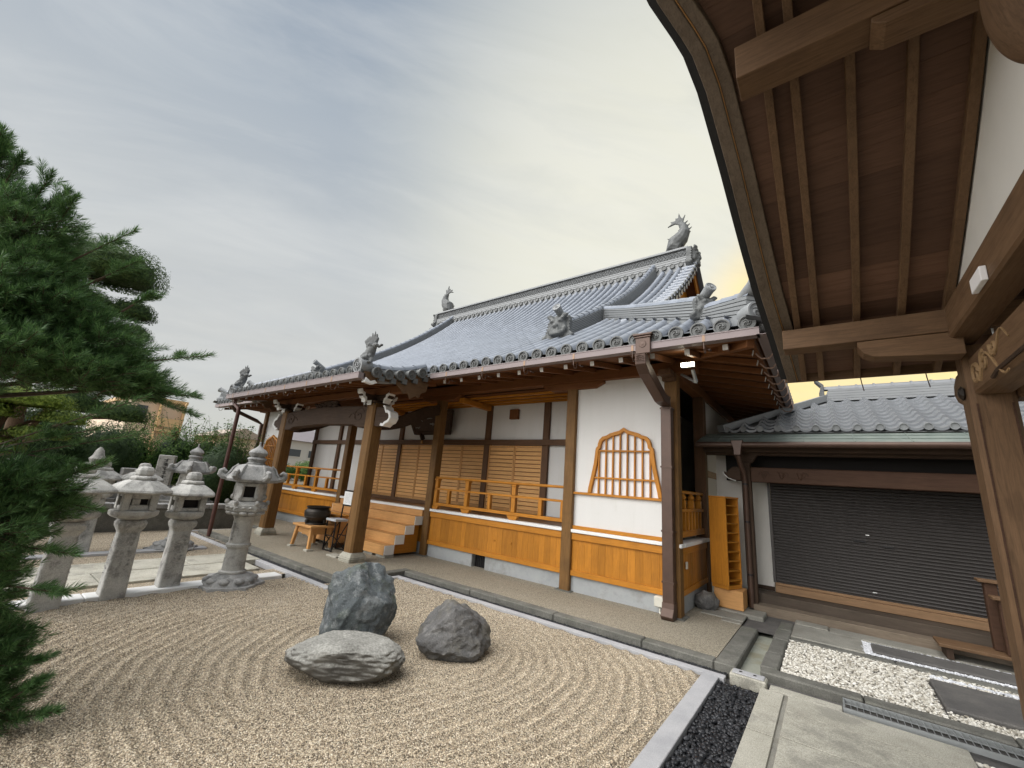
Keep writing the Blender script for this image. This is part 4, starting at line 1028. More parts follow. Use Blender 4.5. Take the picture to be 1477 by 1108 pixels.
g0 = MB(); g0.box(1.24, 1.35, -1.285, 9, 3.50, 3.506); g0.box(1.345, 1.351, -1.285, 9, 3.507, 3.595); obj('gutter', g0, M['copper'], T)
M['hook'] = plain('copper_hook', (.36, .25, .2), .4, .4)
for y in np.arange(-.7, 9, .452): obj('gutter_hook', MB().tube([(1.16, y, 3.46), (1.22, y, 3.39), (1.30, y, 3.38), (1.352, y, 3.44), (1.353, y, 3.56)], .011, 5), M['hook'], T)
# corner downspout with its hopper head
dsx = -.115
dm = MB(); dm.box(-.175, .025, -1.32, -1.286, 3.44, 3.70); dm.box(-.19, .04, -1.335, -1.27, 3.66, 3.685); dm.box(-.205, .055, -1.345, -1.26, 3.69, 3.72)
ds = obj('downspout', dm, M['copper_dark'], T, bevel=.006)
mb = MB()
mb.prism([(-1.315, 3.45), (-1.20, 3.45), (-1.12, 3.36), (-.42, 3.085), (-.20, 3.085), (-.20, 2.94), (-.36, 2.94), (-.50, 2.955), (-1.15, 3.20), (-1.29, 3.30)], lambda u, v, a: (dsx+a, u, v), -.075, .075); obj('elbow', mb, M['copper_dark'], T, parent=ds, bevel=.008)
mb = MB(); mb.box(dsx-.075, dsx+.075, -.21, -.07, .20, 2.94); obj('pipe', mb, M['copper_dark'], T, parent=ds, bevel=.006)
mb = MB()
for z in (.45, 1.12, 2.02, 2.90): obj('bracket_band', B(dsx-.084, dsx+.084, -.218, -.062, z, z+.025), M['copper_dark'], T, parent=ds)
mb.prism([(-.215, .21), (-.065, .21), (-.065, .05), (-.12, .0), (-.26, .0), (-.30, .05), (-.225, .14)], lambda u, v, a: (dsx+a, u, v), -.082, .082); obj('spout', mb, M['copper_dark'], T, parent=ds, bevel=.006)
mb = MB()
for k in range(3): mb.tube([(dsx-.05+.0*k, -1.322, 3.40-.03*k), (dsx, -1.326, 3.425-.03*k), (dsx+.05, -1.322, 3.40-.03*k)], .006, 5)
mb.lathe([(.05, 0), (.045, .006), (.03, .006), (.0, .01)], 12, (dsx+.04, -1.321, 3.57), 0, [[1, 0, 0], [0, 0, -1], [0, 1, 0]]); obj('hopper_relief', mb, M['copper_dark'], T, parent=ds)
obj('conduit_box', B(-.345, -.20, -.10, .029, .10, .235), M['conc_box'], T, bevel=.01)
mb = MB().tube([(-.27, -.06, .11), (-.27, -.07, .03), (-.20, -.12, -.01)], .014, 6); obj('conduit', mb, M['conc_box'], T, smooth=50)
obj('socket_box', B(-.012, .008, .30, .38, .60, .70), M['conc_box'], T, bevel=.006)
# left-hand downspouts
mb = MB(); mb.tube([(-14.35, -1.2, 3.50), (-14.35, -1.1, 3.36), (-14.35, -.35, 3.12), (-14.35, -.16, 3.02), (-14.35, -.14, 0)], .062, 8); obj('downspout', mb, M['copper_dark'], T, smooth=40)
mb = MB(); mb.tube([(-9.95, EY+PU+.05, 3.16), (-9.95, EY+PU+.06, 3.03), (-9.62, EY+PU+.06, 2.90), (-9.60, EY+PU+.06, 2.78), (-9.60, EY+PU+.06, -.05)], .045, 10); po_ = obj('downspout', mb, M['rust'], T, smooth=40)
# flood lamp under the corner
fl = obj('flood_lamp', MB().box(.24, .42, -.66, -.60, 3.385, 3.455), M['galv'], T, bevel=.006)
obj('lamp_glass', B(.245, .415, -.672, -.661, 3.392, 3.448), M['lamp'], T, parent=fl)
mb = MB(); mb.bar((.38, -.60, 3.36), (.40, -.50, 3.20), .03, .05); mb.bar((.40, -.5, 3.2), (.1, -.1, 3.45), .03, .03); obj('lamp_bracket', mb, M['galv'], T, parent=fl)

# ------------------------------------------------- porch
PPY = -1.60
for x_ in (-5.45, -9.12):
    w_ = .135; c = .035
    pts = [(-w_, -w_+c), (-w_+c, -w_), (w_-c, -w_), (w_, -w_+c), (w_, w_-c), (w_-c, w_), (-w_+c, w_), (-w_, w_-c)]
    o = obj('porch_post', MB().prism(pts, lambda u, v, a: (x_+u, PPY+v, a), .165, 2.98), M['post_z'], T)
    st_ = MB()
    for (a, b, z0, z1) in ((.17, .185, -.02, .045), (.185, .185, .045, .075), (.185, .135, .075, .165)):
        V = [(x_+sx*r_, PPY+sy*r_, z) for r_, z in ((a, z0), (b, z1)) for sx, sy in ((-1, -1), (1, -1), (1, 1), (-1, 1))]
        st_.raw(V, np.array([(0, 3, 2, 1), (4, 5, 6, 7), (0, 1, 5, 4), (1, 2, 6, 5), (2, 3, 7, 6), (3, 0, 4, 7)]))
    obj('pedestal_stone', st_, M['slab'], T, parent=o, bevel=.012)
# rainbow beam between the posts, with carved noses
pts = [(-9.02, 2.50), (-8.75, 2.50), (-8.55, 2.56), (-7.3, 2.60), (-6.0, 2.56), (-5.82, 2.50), (-5.55, 2.50), (-5.55, 2.93), (-6.4, 2.97), (-7.3, 2.985), (-8.2, 2.97), (-9.02, 2.93)]
rb = obj('rainbow_beam', MB().prism(pts, lambda u, v, a: (u, PPY+a, v), -.115, .115), M['old_x'], T, bevel=.012)
for s, cx in ((1, -5.78), (-1, -8.80)):
    cv_ = MB(); cv_.tube([(cx-s*(.02+.09*t/6)*math.cos(t)*1.4-s*.05, PPY-.118, 2.74+(.02+.09*t/6)*math.sin(t)) for t in np.linspace(0, 9, 26)], .009, 5, False)
    cv_.tube([(cx-s*.15-s*.25*t, PPY-.118, 2.70+.10*math.sin(t*3.0)) for t in np.linspace(0, 1, 10)], .011, 5, False); obj('beam_carving', cv_, M['old_x'], T, parent=rb)
for s, cx in ((1, -5.315), (-1, -9.255)):
    q = MB().prism([(0, 2.52), (.16, 2.50), (.22, 2.545), (.30, 2.53), (.36, 2.58), (.44, 2.60), (.485, 2.67), (.46, 2.76), (.40, 2.80), (.33, 2.79), (.28, 2.86), (.16, 2.90), (0, 2.90)], lambda u, v, a: (cx+s*u, PPY+a, v), -.085, .085)
    ns = obj('beam_nose', q, M['old_x'], T, bevel=.012)
    q = MB().prism([(.205, 2.52), (.30, 2.505), (.375, 2.56), (.455, 2.58), (.515, 2.67), (.48, 2.785), (.40, 2.825), (.34, 2.83), (.31, 2.90), (.24, 2.93), (.215, 2.92), (.28, 2.85), (.33, 2.77), (.40, 2.765), (.44, 2.72), (.45, 2.665), (.41, 2.625), (.33, 2.60), (.29, 2.565), (.22, 2.575)], lambda u, v, a: (cx+s*u, PPY+a, v), -.098, .098)
    obj('white_trim', q, M['white'], T, parent=ns, bevel=.008)
for x_ in (-5.45, -9.12):
    mb = MB(); mb.box(x_-.17, x_+.17, PPY-.17, PPY+.17, 2.99, 3.03); mb.box(x_-.13, x_+.13, PPY-.13, PPY+.13, 2.935, 2.989); bk = obj('bracket_block', mb, M['old_x'], T, bevel=.01)
    arm = MB().prism([(-.46, 3.15), (-.46, 3.09), (-.36, 3.035), (.36, 3.035), (.46, 3.09), (.46, 3.15)], lambda u, v, a: (x_+u, PPY+a, v), -.06, .06); arm.prism([(-.40, 3.14), (-.40, 3.09), (-.3, 3.036), (.3, 3.036), (.40, 3.09), (.40, 3.14)], lambda u, v, a: (x_+a, PPY+u, v), -.058, .058); obj('bracket_arm', arm, M['old_x'], T, parent=bk, bevel=.006)
    for s in (-1, 1):
        prof_ = [(.30, 2.98), (.345, 2.965), (.36, 3.03), (.42, 3.05), (.415, 3.10), (.47, 3.13), (.49, 3.21), (.455, 3.22), (.43, 3.17), (.37, 3.15), (.365, 3.09), (.315, 3.07)]
        obj('white_trim', MB().prism([(s*u, v) for u, v in prof_], lambda u, v, a: (x_+u, PPY+a, v), -.075, .075), M['white'], T, parent=bk, bevel=.006)
        obj('white_trim', MB().prism([(s*u*.9, v) for u, v in prof_], lambda u, v, a: (x_+a, PPY+u, v), -.072, .072), M['white'], T, parent=bk, bevel=.006)
    obj('white_trim', B(x_-.07, x_+.07, PPY-.18, PPY-.171, 2.935, 3.03), M['white'], T, parent=bk, bevel=.004)
obj('porch_purlin', B(PX0+.12, PX1-.10, PPY-.075, PPY+.075, 3.16, 3.30), M['eave_x'], T, bevel=.008)
fg = MB(); fg.prism([(-.62, 2.99), (-.5, 3.0), (-.35, 3.09), (-.12, 3.14), (.12, 3.14), (.35, 3.09), (.5, 3.0), (.62, 2.99), (.30, 2.985), (-.30, 2.985)], lambda u, v, a: (-7.285+u, PPY+a, v), -.05, .05)
for k in range(26): fg.ell((-7.285+rng.uniform(-.5, .5), PPY-.05, rng.uniform(3.0, 3.10)), (.05, .035, .03), sub=1)
obj('frog_leg_strut', fg, M['old_x'], T)
for x_ in (-5.45, -9.12):                                   # curved beams back to the hall posts
    dx = .12 if x_ > -7 else .26
    mb = MB(); ys_ = np.linspace(PPY+.12, -.03, 8); zs_ = 2.60+.55*(1-np.cos(np.linspace(0, math.pi/1.15, 8)))/2*1.05
    for i in range(7): mb.bar((x_+dx*i/7, ys_[i], zs_[i]), (x_+dx*(i+1)/7, ys_[i+1], zs_[i+1]), .15, .24)
    obj('curved_tie', mb, M['old_y'], T)
for i, x_ in enumerate(np.arange(PX1-.12, PX0, -.41)):
    o = obj('rafter', MB().bar((x_, EY+PU+.10, 3.175), (x_, -.95, 3.47), .06, .075), M['eave_y'], T, bevel=.004)
    obj('rafter_end', MB().bar((x_, EY+PU+.094, 3.173), (x_, EY+PU+.099, 3.174), .06, .065), M['end_white'], T, parent=o)
sf = MB()
for k in range(10):
    u0, u1 = k*.16, (k+1)*.16-.004; a, b = PX0+.03, PX1-.03
    V = [(a, EY+PU+.05+u0, 3.272+.165*u0), (b, EY+PU+.05+u0, 3.272+.165*u0), (b, EY+PU+.05+u1, 3.272+.165*u1), (a, EY+PU+.05+u1, 3.272+.165*u1)]
    sf.raw(V, [(0, 1, 2, 3)])
obj('eave_boards', sf, M['eave_x'], T)
for x_, sg in ((PX1, 1), (PX0, -1)):                        # carved barge board with a hanging fish carving
    pts = [(EY+PU+.02, 3.17), (EY+PU+.02, 3.30), (-2.2, 3.36), (-1.75, 3.46), (-1.18, 3.60), (-1.12, 3.50), (-1.5, 3.36), (-1.9, 3.27), (-2.3, 3.20), (-2.42, 3.14), (-2.55, 3.13)]
    bo = obj('barge_board', MB().prism(pts, lambda u, v, a: (x_-sg*(.02+a), u, v), 0, .06), M['gate_y'], T, bevel=.006)
    pts = [(-2.0, 3.26), (-1.85, 3.16), (-1.78, 3.08), (-1.68, 3.12), (-1.60, 3.02), (-1.50, 3.10), (-1.40, 3.08), (-1.36, 3.18), (-1.24, 3.24), (-1.2, 3.42)]
    ob = obj('hanging_carving', MB().prism(pts+[(-1.5, 3.40), (-1.8, 3.32)], lambda u, v, a: (x_-sg*(.005+a), u, v), 0, .035), M['gate_y'], T, parent=bo, bevel=.008)
    q = MB().prism([(-2.62, 3.11), (-2.45, 3.10), (-2.36, 3.15), (-2.42, 3.19), (-2.5, 3.15), (-2.6, 3.20)], lambda u, v, a: (x_-sg*(.01+a), u, v), -.012, .075); obj('white_trim', q, M['white'], T, parent=bo, bevel=.006)
# name plaque over the doors, hung from the lintel and leaning forward
pq = thing('name_plaque', (-6.52, .93, 2.76), 'dark weathered wooden name plaque hanging over the temple doors', 'plaque')
def pl(u, v, a): t = v*.32; return (-6.52+u, .93-t-a, 2.78+v)
obj('board', MB().prism([(-.62, 0), (.62, 0), (.80, .50), (-.80, .50)], pl, -.03, .03), M['old_x'], pq, bevel=.012)
mb = MB()
mb.prism([(-.68, -.05), (.68, -.05), (.62, .03), (-.62, .03)], pl, -.04, .055); mb.prism([(-.88, .55), (.88, .55), (.80, .47), (-.80, .47)], pl, -.04, .055); mb.prism([(-.68, -.05), (-.60, .02), (-.78, .48), (-.88, .55)], pl, -.04, .054); mb.prism([(.68, -.05), (.60, .02), (.78, .48), (.88, .55)], pl, -.04, .054)
obj('frame', mb, M['old_x'], pq, bevel=.012)
mb = MB()
for cxx in (-.42, -.0, .42):                                # worn brush strokes, no longer readable
    for k in range(5):
        a = rng.uniform(-.12, .12); b = rng.uniform(.12, .38); L = rng.uniform(.06, .16); an = rng.choice([0, 1.5, .6, -.6])
        p = np.array(pl(cxx+a-L/2*math.cos(an), b-L/2*math.sin(an), .034)); q = np.array(pl(cxx+a+L/2*math.cos(an), b+L/2*math.sin(an), .034)); mb.bar(p, q, .022, .012)
obj('brush_strokes', mb, M['lantern_dark'], pq)
for s in (-.36, .36):
    sb_ = obj('support_block', MB().bar((-6.52+s, .96, 2.60), (-6.52+s, .88, 2.76), .05, .12), M['old_z'], pq)
    obj('peg', MB().bar((-6.52+s, .93, 2.50), (-6.52+s, .93, 2.62), .04, .035), M['pale_z'], pq, parent=sb_)
# ================================================================== STORE HOUSE with the roller shutter
S = thing('store_house', (2.2, 2.1, 0), 'low store house with a brown roller shutter and grey wave tiled roof', 'store house')
SX = 8.0
mb = MB(); mb.box(.55, SX, 1.72, 2.12, -.1, .235); obj('step', mb, M['step'], S, bevel=.006)
mb = MB(); mb.box(.68, SX, 1.47, 1.715, -.1, .10); obj('step', mb, M['bleach_x'], S, bevel=.006, label='bleached timber lower step')
mb = MB(); mb.box(.94, SX, 2.03, 2.118, .24, .345); mb.box(.94, SX, 2.06, 2.118, .347, .385); obj('sill', mb, wood('bleached_sill', (.21, .128, .07), 'x', .7, .8, .3), S, bevel=.006)
mb = MB(); mb.box(.10, .915, 2.16, 2.25, -.1, 2.45); obj('wall', mb, M['plaster_old'], S)
mb = MB(); mb.box(.62, .92, 2.13, 2.155, .236, .30); obj('wall_foot', mb, M['old_x'], S)
sh = MB(); P = []
z = .385; k = 0
while z < 1.99:
    P += [(2.10, z), (2.118, z+.007), (2.118, z+.018), (2.10, z+.024), (2.092, z+.034)]; z += .0455
V = [(x_, y, zz_) for y, zz_ in P for x_ in (.955, 4.3)]
F = np.array([(2*i, 2*i+1, 2*i+3, 2*i+2) for i in range(len(P)-1)]); sh.raw(V, F)
shu = obj('shutter', sh, M['shutter'], S)
mb = MB(); mb.box(.915, .954, 2.07, 2.15, .386, 2.1); mb.box(4.301, 4.34, 2.07, 2.15, .386, 2.1); obj('guide_rail', mb, M['shutter'], S, parent=shu)
for a, b in ((2.02, 1.17), (2.33, 1.13)): obj('shutter_handle', MB().box(a, a+.13, 2.078, 2.09, b, b+.018), M['black'], S, parent=shu)
mb = MB(); mb.box(2.16, 2.20, 2.082, 2.09, 1.27, 1.285); mb.box(2.16, 2.21, 2.082, 2.09, .47, .48); obj('lock_label', mb, M['white'], S, parent=shu)
mb = MB(); mb.box(.3, SX, 2.0, 2.4, 1.99, 2.6); obj('shutter_box', mb, M['dark'], S)
mb = MB(); mb.box(4.34, SX, 2.16, 2.25, .24, 2.45); obj('wall', mb, M['plaster_old'], S)
# post, carved beam and bracket
sp_ = obj('porch_post', B(.60, .74, 1.55, 1.69, .03, 2.45), M['old_z'], S, bevel=.014)
obj('pedestal_stone', B(.55, .79, 1.50, 1.74, -.06, .03), M['kerb'], S, parent=sp_, bevel=.02)
bm = obj('carved_beam', B(.745, SX, 1.54, 1.70, 1.96, 2.20), M['carved'], S, bevel=.01)
mb = MB()
for j in range(3):
    mb.tube([(.86+.26*j+t*.035, 1.536, 2.08+.055*math.sin(2.2*t+j)*(1-.0*t)) for t in np.linspace(0, 3.0, 22)], .007, 5, False)
    mb.tube([(.95+.26*j+(.055-.007*t)*math.cos(t), 1.536, 2.09+(.055-.007*t)*math.sin(t)) for t in np.linspace(0, 7, 20)], .008, 5, False)
obj('carving', mb, M['carved'], S, parent=bm)
ns = MB().prism([(0, 1.98), (-.10, 1.96), (-.13, 1.99), (-.20, 2.01), (-.26, 2.07), (-.27, 2.12), (-.21, 2.10), (-.19, 2.14), (-.12, 2.20), (0, 2.20)], lambda u, v, a: (.595+u, 1.62+a, v), -.07, .07); obj('beam_nose', ns, M['old_x'], S, bevel=.01)
e = MB().tube([(.595-q, 1.548, zq) for q, zq in ((.08, 1.965), (.14, 1.985), (.20, 2.01), (.255, 2.07), (.268, 2.115))], .007, 5); obj('white_trim', e, M['white'], S)
mb = MB(); mb.prism([(-.30, 2.50), (-.28, 2.42), (-.18, 2.40), (-.12, 2.30), (-.075, 2.26), (.075, 2.26), (.12, 2.30), (.18, 2.40), (.28, 2.42), (.30, 2.50)], lambda u, v, a: (.67+u, 1.62+a, v), -.075, .075); obj('bracket', mb, M['old_x'], S, bevel=.01)
mb = MB(); mb.box(.05, SX, 1.40, 1.52, 2.44, 2.53); mb.box(.05, SX, 1.56, 1.68, 2.40, 2.50); obj('eave_beam', mb, M['old_x'], S, bevel=.01)
mb = MB(); mb.box(.05, SX, 1.32, 2.3, 2.532, 2.545); obj('soffit', mb, M['old_x'], S)
# roof: copper apron then wave tiles
EY2 = 1.90
def sz(u): return 2.86+.415*u+.012*u*u
cp = MB(); cp.raw([(-.02, 1.22, 2.585), (SX, 1.22, 2.585), (SX, 1.98, 2.83), (-.02, 1.98, 2.83), (-.02, 1.22, 2.555), (SX, 1.22, 2.555)], [(0, 1, 2, 3), (0, 4, 5, 1)]); obj('copper_apron', cp, M['copper_green'], S)
jn = MB()
for x_ in np.arange(.3, SX, .61): jn.bar((x_, 1.225, 2.588), (x_, 1.97, 2.83), .012, .010)
for t in (.3, .62): jn.bar((0, 1.22+t*.76, 2.59+t*.245), (SX, 1.22+t*.76, 2.59+t*.245), .012, .008)
obj('seam', jn, M['copper_green'], S)
gt_ = MB(); gt_.tube([(-.02, 1.19, 2.535), (SX, 1.19, 2.535)], .048, 10); gt_.box(-.02, SX, 1.215, 1.235, 2.50, 2.58); obj('gutter', gt_, M['copper_dark'], S, smooth=40)
mb = MB(); mb.prism([(-.09, 2.60), (.09, 2.60), (.055, 2.46), (.05, 2.36), (-.05, 2.36), (-.055, 2.46)], lambda u, v, a: (.62+u, 1.19+a, v), -.06, .06); hd = obj('downspout', mb, M['copper_dark'], S, bevel=.006)
mb = MB(); mb.tube([(.62, 1.19, 2.38), (.63, 1.25, 2.25), (.655, 1.46, 2.08), (.66, 1.50, 1.95), (.66, 1.50, .04)], .038, 10); obj('pipe', mb, M['copper_dark'], S, parent=hd, smooth=40)
mb = MB()
for z in (.5, 1.3, 1.9): obj('bracket_band', MB().lathe([(.044, z), (.044, z+.03)], 10, (.66, 1.50, 0)), M['black'], S, parent=hd)
def wave_roof(mb, x0, x1, um, pitch=.265, step=.225, fn=None):
    q = np.linspace(0, 1, 10); prof_ = np.where(q < .42, .055*np.sin(q/.42*math.pi), -.026*np.sin((q-.42)/.58*math.pi))
    for x_ in np.arange(x0, x1, pitch):
        U = um(x_+pitch/2); k = int(U/step)
        for i in range(k):
            u0, u1 = i*step-.015, (i+1)*step+.01
            a = np.stack([x_+q*pitch, np.full(10, EY2+u0), sz(u0)+prof_+.046], -1); b = np.stack([x_+q*pitch, np.full(10, EY2+u1), sz(u1)+prof_+.004], -1); c = a.copy(); c[:, 2] -= .042
            mb.raw(np.concatenate([c, a, b]), np.array([(r_*10+j, r_*10+j+1, r_*10+11+j, r_*10+10+j) for r_ in range(2) for j in range(9)]))
SRY = 4.1
wm = MB(); wave_roof(wm, .30, SX, lambda x_: min(SRY-EY2, max(0, (x_-.25)*1.30))); srf = obj('roof', wm, M['shed_tile'], S, smooth=50)
dk = MB(); dk.raw([(.2, EY2-.02, 2.82), (SX, EY2-.02, 2.82), (SX, SRY, sz(SRY-EY2)-.03), (1.9, SRY, sz(SRY-EY2)-.03)], [(0, 1, 2, 3)]); dk.raw([(SX, SRY, sz(SRY-EY2)-.03), (SX, 6.3, 2.8), (.2, 6.3, 2.8), (1.9, SRY, sz(SRY-EY2)-.03)], [(0, 1, 2, 3)]); dk.raw([(.2, EY2-.02, 2.82), (1.9, SRY, sz(SRY-EY2)-.03), (.2, 6.3, 2.8)], [(0, 1, 2)]); obj('roof_deck', dk, M['tile_end'], S)
dm = MB()
for x_ in np.arange(.30, SX, .265): disc(dm, (x_+.056, EY2-.035, sz(0)+.035), (0, -1, -.1), .055, .05, False)
obj('eave_discs', dm, M['tile_end'], S, parent=srf, smooth=50)
rg = MB(); zr = sz(SRY-EY2)
for c in range(5): rg.box(1.85+.02*c, SX, SRY-.16+.012*c, SRY+.16-.012*c, zr-.06+.052*c, zr-.015+.052*c)
rgo = obj('ridge', rg, M['tile_end'], S)
cm = MB(); th = np.linspace(0, math.pi, 7)
for x_ in np.arange(1.85, SX, .27):
    V = [np.stack([np.full(7, xx), SRY+rr*np.cos(th), zr+.20+rr*np.sin(th)], -1) for xx, rr in ((x_-.01, .095), (x_+.02, .095), (x_+.021, .08), (x_+.27, .078))]
    cm.raw(np.concatenate(V), np.array([(r_*7+j, r_*7+j+1, r_*7+8+j, r_*7+7+j) for r_ in range(3) for j in range(6)]))
obj('ridge_cap', cm, M['shed_tile'], S, parent=rgo, smooth=50)
mb = MB(); mb.prism([(0, -.05), (-.07, .0), (-.09, .12), (-.05, .26), (-.16, .40), (-.14, .44), (0, .30)], lambda u, v, a: (1.87+u, SRY+a, zr+v), -.12, .12); obj('ridge_end', mb, M['ornament'], S, parent=rgo, bevel=.01)
P = [(.30+.0, EY2+.02, sz(0)), (1.9, SRY, zr-.02)]; 
stack([np.array(P[0])+(np.array(P[1])-np.array(P[0]))*t for t in np.linspace(0, 1, 8)], .12, .2, 'hip_ridge', 3) if False else None
hp = MB(); hp.bar((.26, EY2-.02, sz(0)+.05), (1.92, SRY, zr+.05), .16, .12); obj('hip_ridge', hp, M['tile_end'], S)

# shoe cabinet beside the temple corner, on a timber block
cb = thing('shoe_cabinet', (.36, 1.25, .34), 'tall narrow honey wood shoe cabinet with open shelves beside the downspout', 'shoe cabinet', None, R(-20))
mb = MB(); mb.box(.22, .50, 1.06, 1.085, .36, 1.66); obj('side_panel', mb, M['honey_z'], cb, bevel=.003)
mb = MB(); mb.box(.22, .50, 1.42, 1.445, .36, 1.66); obj('side_panel', mb, M['honey_z'], cb, bevel=.003)
obj('back_panel', B(.22, .235, 1.086, 1.419, .36, 1.66), M['honey_z'], cb)
mb = MB(); mb.box(.22, .505, 1.055, 1.45, 1.661, 1.685); obj('top', mb, M['honey_x'], cb, bevel=.003)
mb = MB(); mb.box(.225, .495, 1.065, 1.44, .305, .359); obj('plinth', mb, M['honey_x'], cb, bevel=.003)
for z in np.linspace(.42, 1.54, 9): obj('shelf', B(.236, .495, 1.086, 1.419, z, z+.016), M['honey_x'], cb)
tag(obj('timber_block', B(.20, .60, 1.10, 1.50, .034, .30), M['pale_x'], bevel=.008), 'pale timber block on the ground under the shoe cabinet', 'timber block')
V, F = ICO[3]; rk = V*np.array([.17, .14, .15])*np.array([1+.18*mnoise.fractal(Vector(v*2), 1, 2, 4) for v in V])[:, None]+np.array([.13, .92, .10])
tag(obj('corner_rock', MB().raw(rk, F), M['rock_brown'], smooth=40), 'small dark natural stone beneath the shoe cabinet at the temple corner', 'rock')
# timber step and slatted stand by the gate post
st = thing('timber_step', (3.2, 1.25, 0), 'low timber step with a dark hollow underneath in front of the shutter', 'step')
obj('tread', B(2.66, 4.0, 1.06, 1.44, .13, .165), M['gate_x'], st, bevel=.005)
for x_ in (2.72, 3.86): obj('leg', B(x_, x_+.06, 1.10, 1.42, .008, .129), M['old_z'], st)
st = thing('post_stand', (3.3, 1.28, .165), 'dark stand of two capped timber posts on the timber step', 'stand')
for x_, z1, y_ in ((3.16, .90, 1.34), (3.22, .74, 1.16)):
    o = obj('upright', B(x_, x_+.11, y_-.05, y_+.05, .168, z1), M['carved'], st, bevel=.006); obj('cap', B(x_-.05, x_+.16, y_-.09, y_+.09, z1+.001, z1+.035), M['gate_x'], st, parent=o, bevel=.006)

# ================================================================== ENTRANCE GATE, the viewer stands under its eaves
G = thing('entrance_gate', (3.6, -4.8, 0), 'dark timber entrance gate with curved overhanging eaves and a carved tie beam', 'gate')
GRU = 3.35
def gs(u):
    v = GRU-abs(u-GRU) if True else u
    return 2.75+.40*v+.07*v*abs(v)
def gy(u): return -1.6-u
UU = [-.10, .18, .70, 1.14, 1.55, 2.07, 2.49, 2.70, 2.98, 3.35]; XX = [1.49, 1.475, 1.435, 1.39, 1.36, 1.325, 1.285, 1.24, 1.10, 1.02]
def xv(u): v = GRU-abs(u-GRU); return float(np.interp(v, UU, XX))
us_ = np.concatenate([np.linspace(.12, 2.4, 26), np.linspace(2.5, 4.2, 20), np.linspace(4.3, 6.58, 26)])
def sweep(x0, x1, z0, z1, mat, name, root, parent=None, straight=None, bevel=0):
    mb = MB(); V = []
    for u in us_:
        x_ = xv(u) if straight is None else 0.0; s_ = gs(u)
        V += [(x_+x0, gy(u), s_+z0), (x_+x1, gy(u), s_+z0), (x_+x1, gy(u), s_+z1), (x_+x0, gy(u), s_+z1)]
    k = len(us_); F = [(4*i+j, 4*i+(j+1) % 4, 4*i+4+(j+1) % 4, 4*i+4+j) for i in range(k-1) for j in range(4)]+[(0, 3, 2, 1), (4*k-4, 4*k-3, 4*k-2, 4*k-1)]
    mb.raw(V, F); return obj(name, mb, mat, root, parent=parent, bevel=bevel)
M['barge'] = wood('barge_timber', (.125, .095, .068), 'y', .7, .8, .4, .1, .4, (.05, .036, .026))
rfg = sweep(0.0, 8.0, .135, .26, M['copper_dark'], 'roof', G)
sweep(-.012, .042, .03, .20, M['black'], 'roof_edge', G, parent=rfg)
sweep(.043, .120, -.01, .134, M['barge'], 'barge_board', G, bevel=.004)
sweep(.1205, .125, .006, .10, M['pale_y'], 'barge_fillet', G)
sweep(.1255, .195, .012, .133, M['barge'], 'barge_board', G, bevel=.004)
sb = MB(); du = .148; u = .13
while u < 2*GRU-.2:                                       # soffit boards run across, under the roof
    a, b = u+.0008, u+du-.0008; xa, xb = xv(a)+.196, xv(b)+.196
    V = [(xa, gy(a), gs(a)+.065), (6.0, gy(a), gs(a)+.065), (6.0, gy(b), gs(b)+.065), (xb, gy(b), gs(b)+.065)]; V += [(x_, y, z+.02) for x_, y, z in V]
    sb.raw(V, np.array([(0, 3, 2, 1), (4, 5, 6, 7), (0, 1, 5, 4), (1, 2, 6, 5), (2, 3, 7, 6), (3, 0, 4, 7)])); u += du
obj('soffit', sb, M['soffit'], G)
for x_ in (1.655, 1.79, 2.05, 2.315, 2.565, 2.85, 3.12, 3.4):
    mb = MB(); V = []
    for u in us_:
        s_ = gs(u); V += [(x_-.023, gy(u), s_-.006), (x_+.023, gy(u), s_-.006), (x_+.023, gy(u), s_+.064), (x_-.023, gy(u), s_+.064)]
    k = len(us_); mb.raw(V, [(4*i+j, 4*i+(j+1) % 4, 4*i+4+(j+1) % 4, 4*i+4+j) for i in range(k-1) for j in range(4)]+[(0, 3, 2, 1), (4*k-4, 4*k-3, 4*k-2, 4*k-1)])
    obj('rafter', mb, M['gate_y'], G, bevel=.003)
ef = MB(); ef.box(1.50, 6, -1.715, -1.69, 2.795, 2.93); obj('eave_fascia', ef, M['gate_x'], G)
mb = MB(); mb.tube([(1.44, -1.62, 2.93), (6, -1.62, 2.93)], .045, 10); obj('gutter', mb, M['copper_dark'], G, smooth=40)
# purlins
mb = MB(); mb.box(1.545, 6, -2.46, -2.28, 2.90, 3.07); obj('purlin', mb, M['gate_x'], G, bevel=.004)
mb = MB().prism([(2.03, 2.898), (2.03, 2.86), (2.06, 2.80), (2.12, 2.765), (2.55, 2.73), (2.60, 2.73), (2.60, 2.898)], lambda u, v, a: (u, a, v), -2.45, -2.29); obj('boat_bracket', mb, M['gate_x'], G, bevel=.004)
zp = gs(2.35)
mb = MB(); mb.box(1.52, 6, -4.29, -4.11, 3.975, 4.205); obj('purlin', mb, M['gate_x'], G, bevel=.004)
mb = MB().prism([(2.11, 3.973), (2.11, 3.94), (2.16, 3.905), (2.6, 3.895), (2.6, 3.973)], lambda u, v, a: (u, a, v), -4.28, -4.12); obj('boat_bracket', mb, M['gate_x'], G, bevel=.004)
zr_ = gs(GRU); mb = MB(); mb.box(1.25, 6, gy(GRU)-.10, gy(GRU)+.10, zr_-.25, zr_-.02); obj('ridge_beam', mb, M['gate_x'], G, bevel=.004)
mb = MB(); mb.box(1.545, 6, 2*gy(GRU)+2.28, 2*gy(GRU)+2.46, 2.90, 3.07); obj('purlin', mb, M['gate_x'], G, bevel=.004)
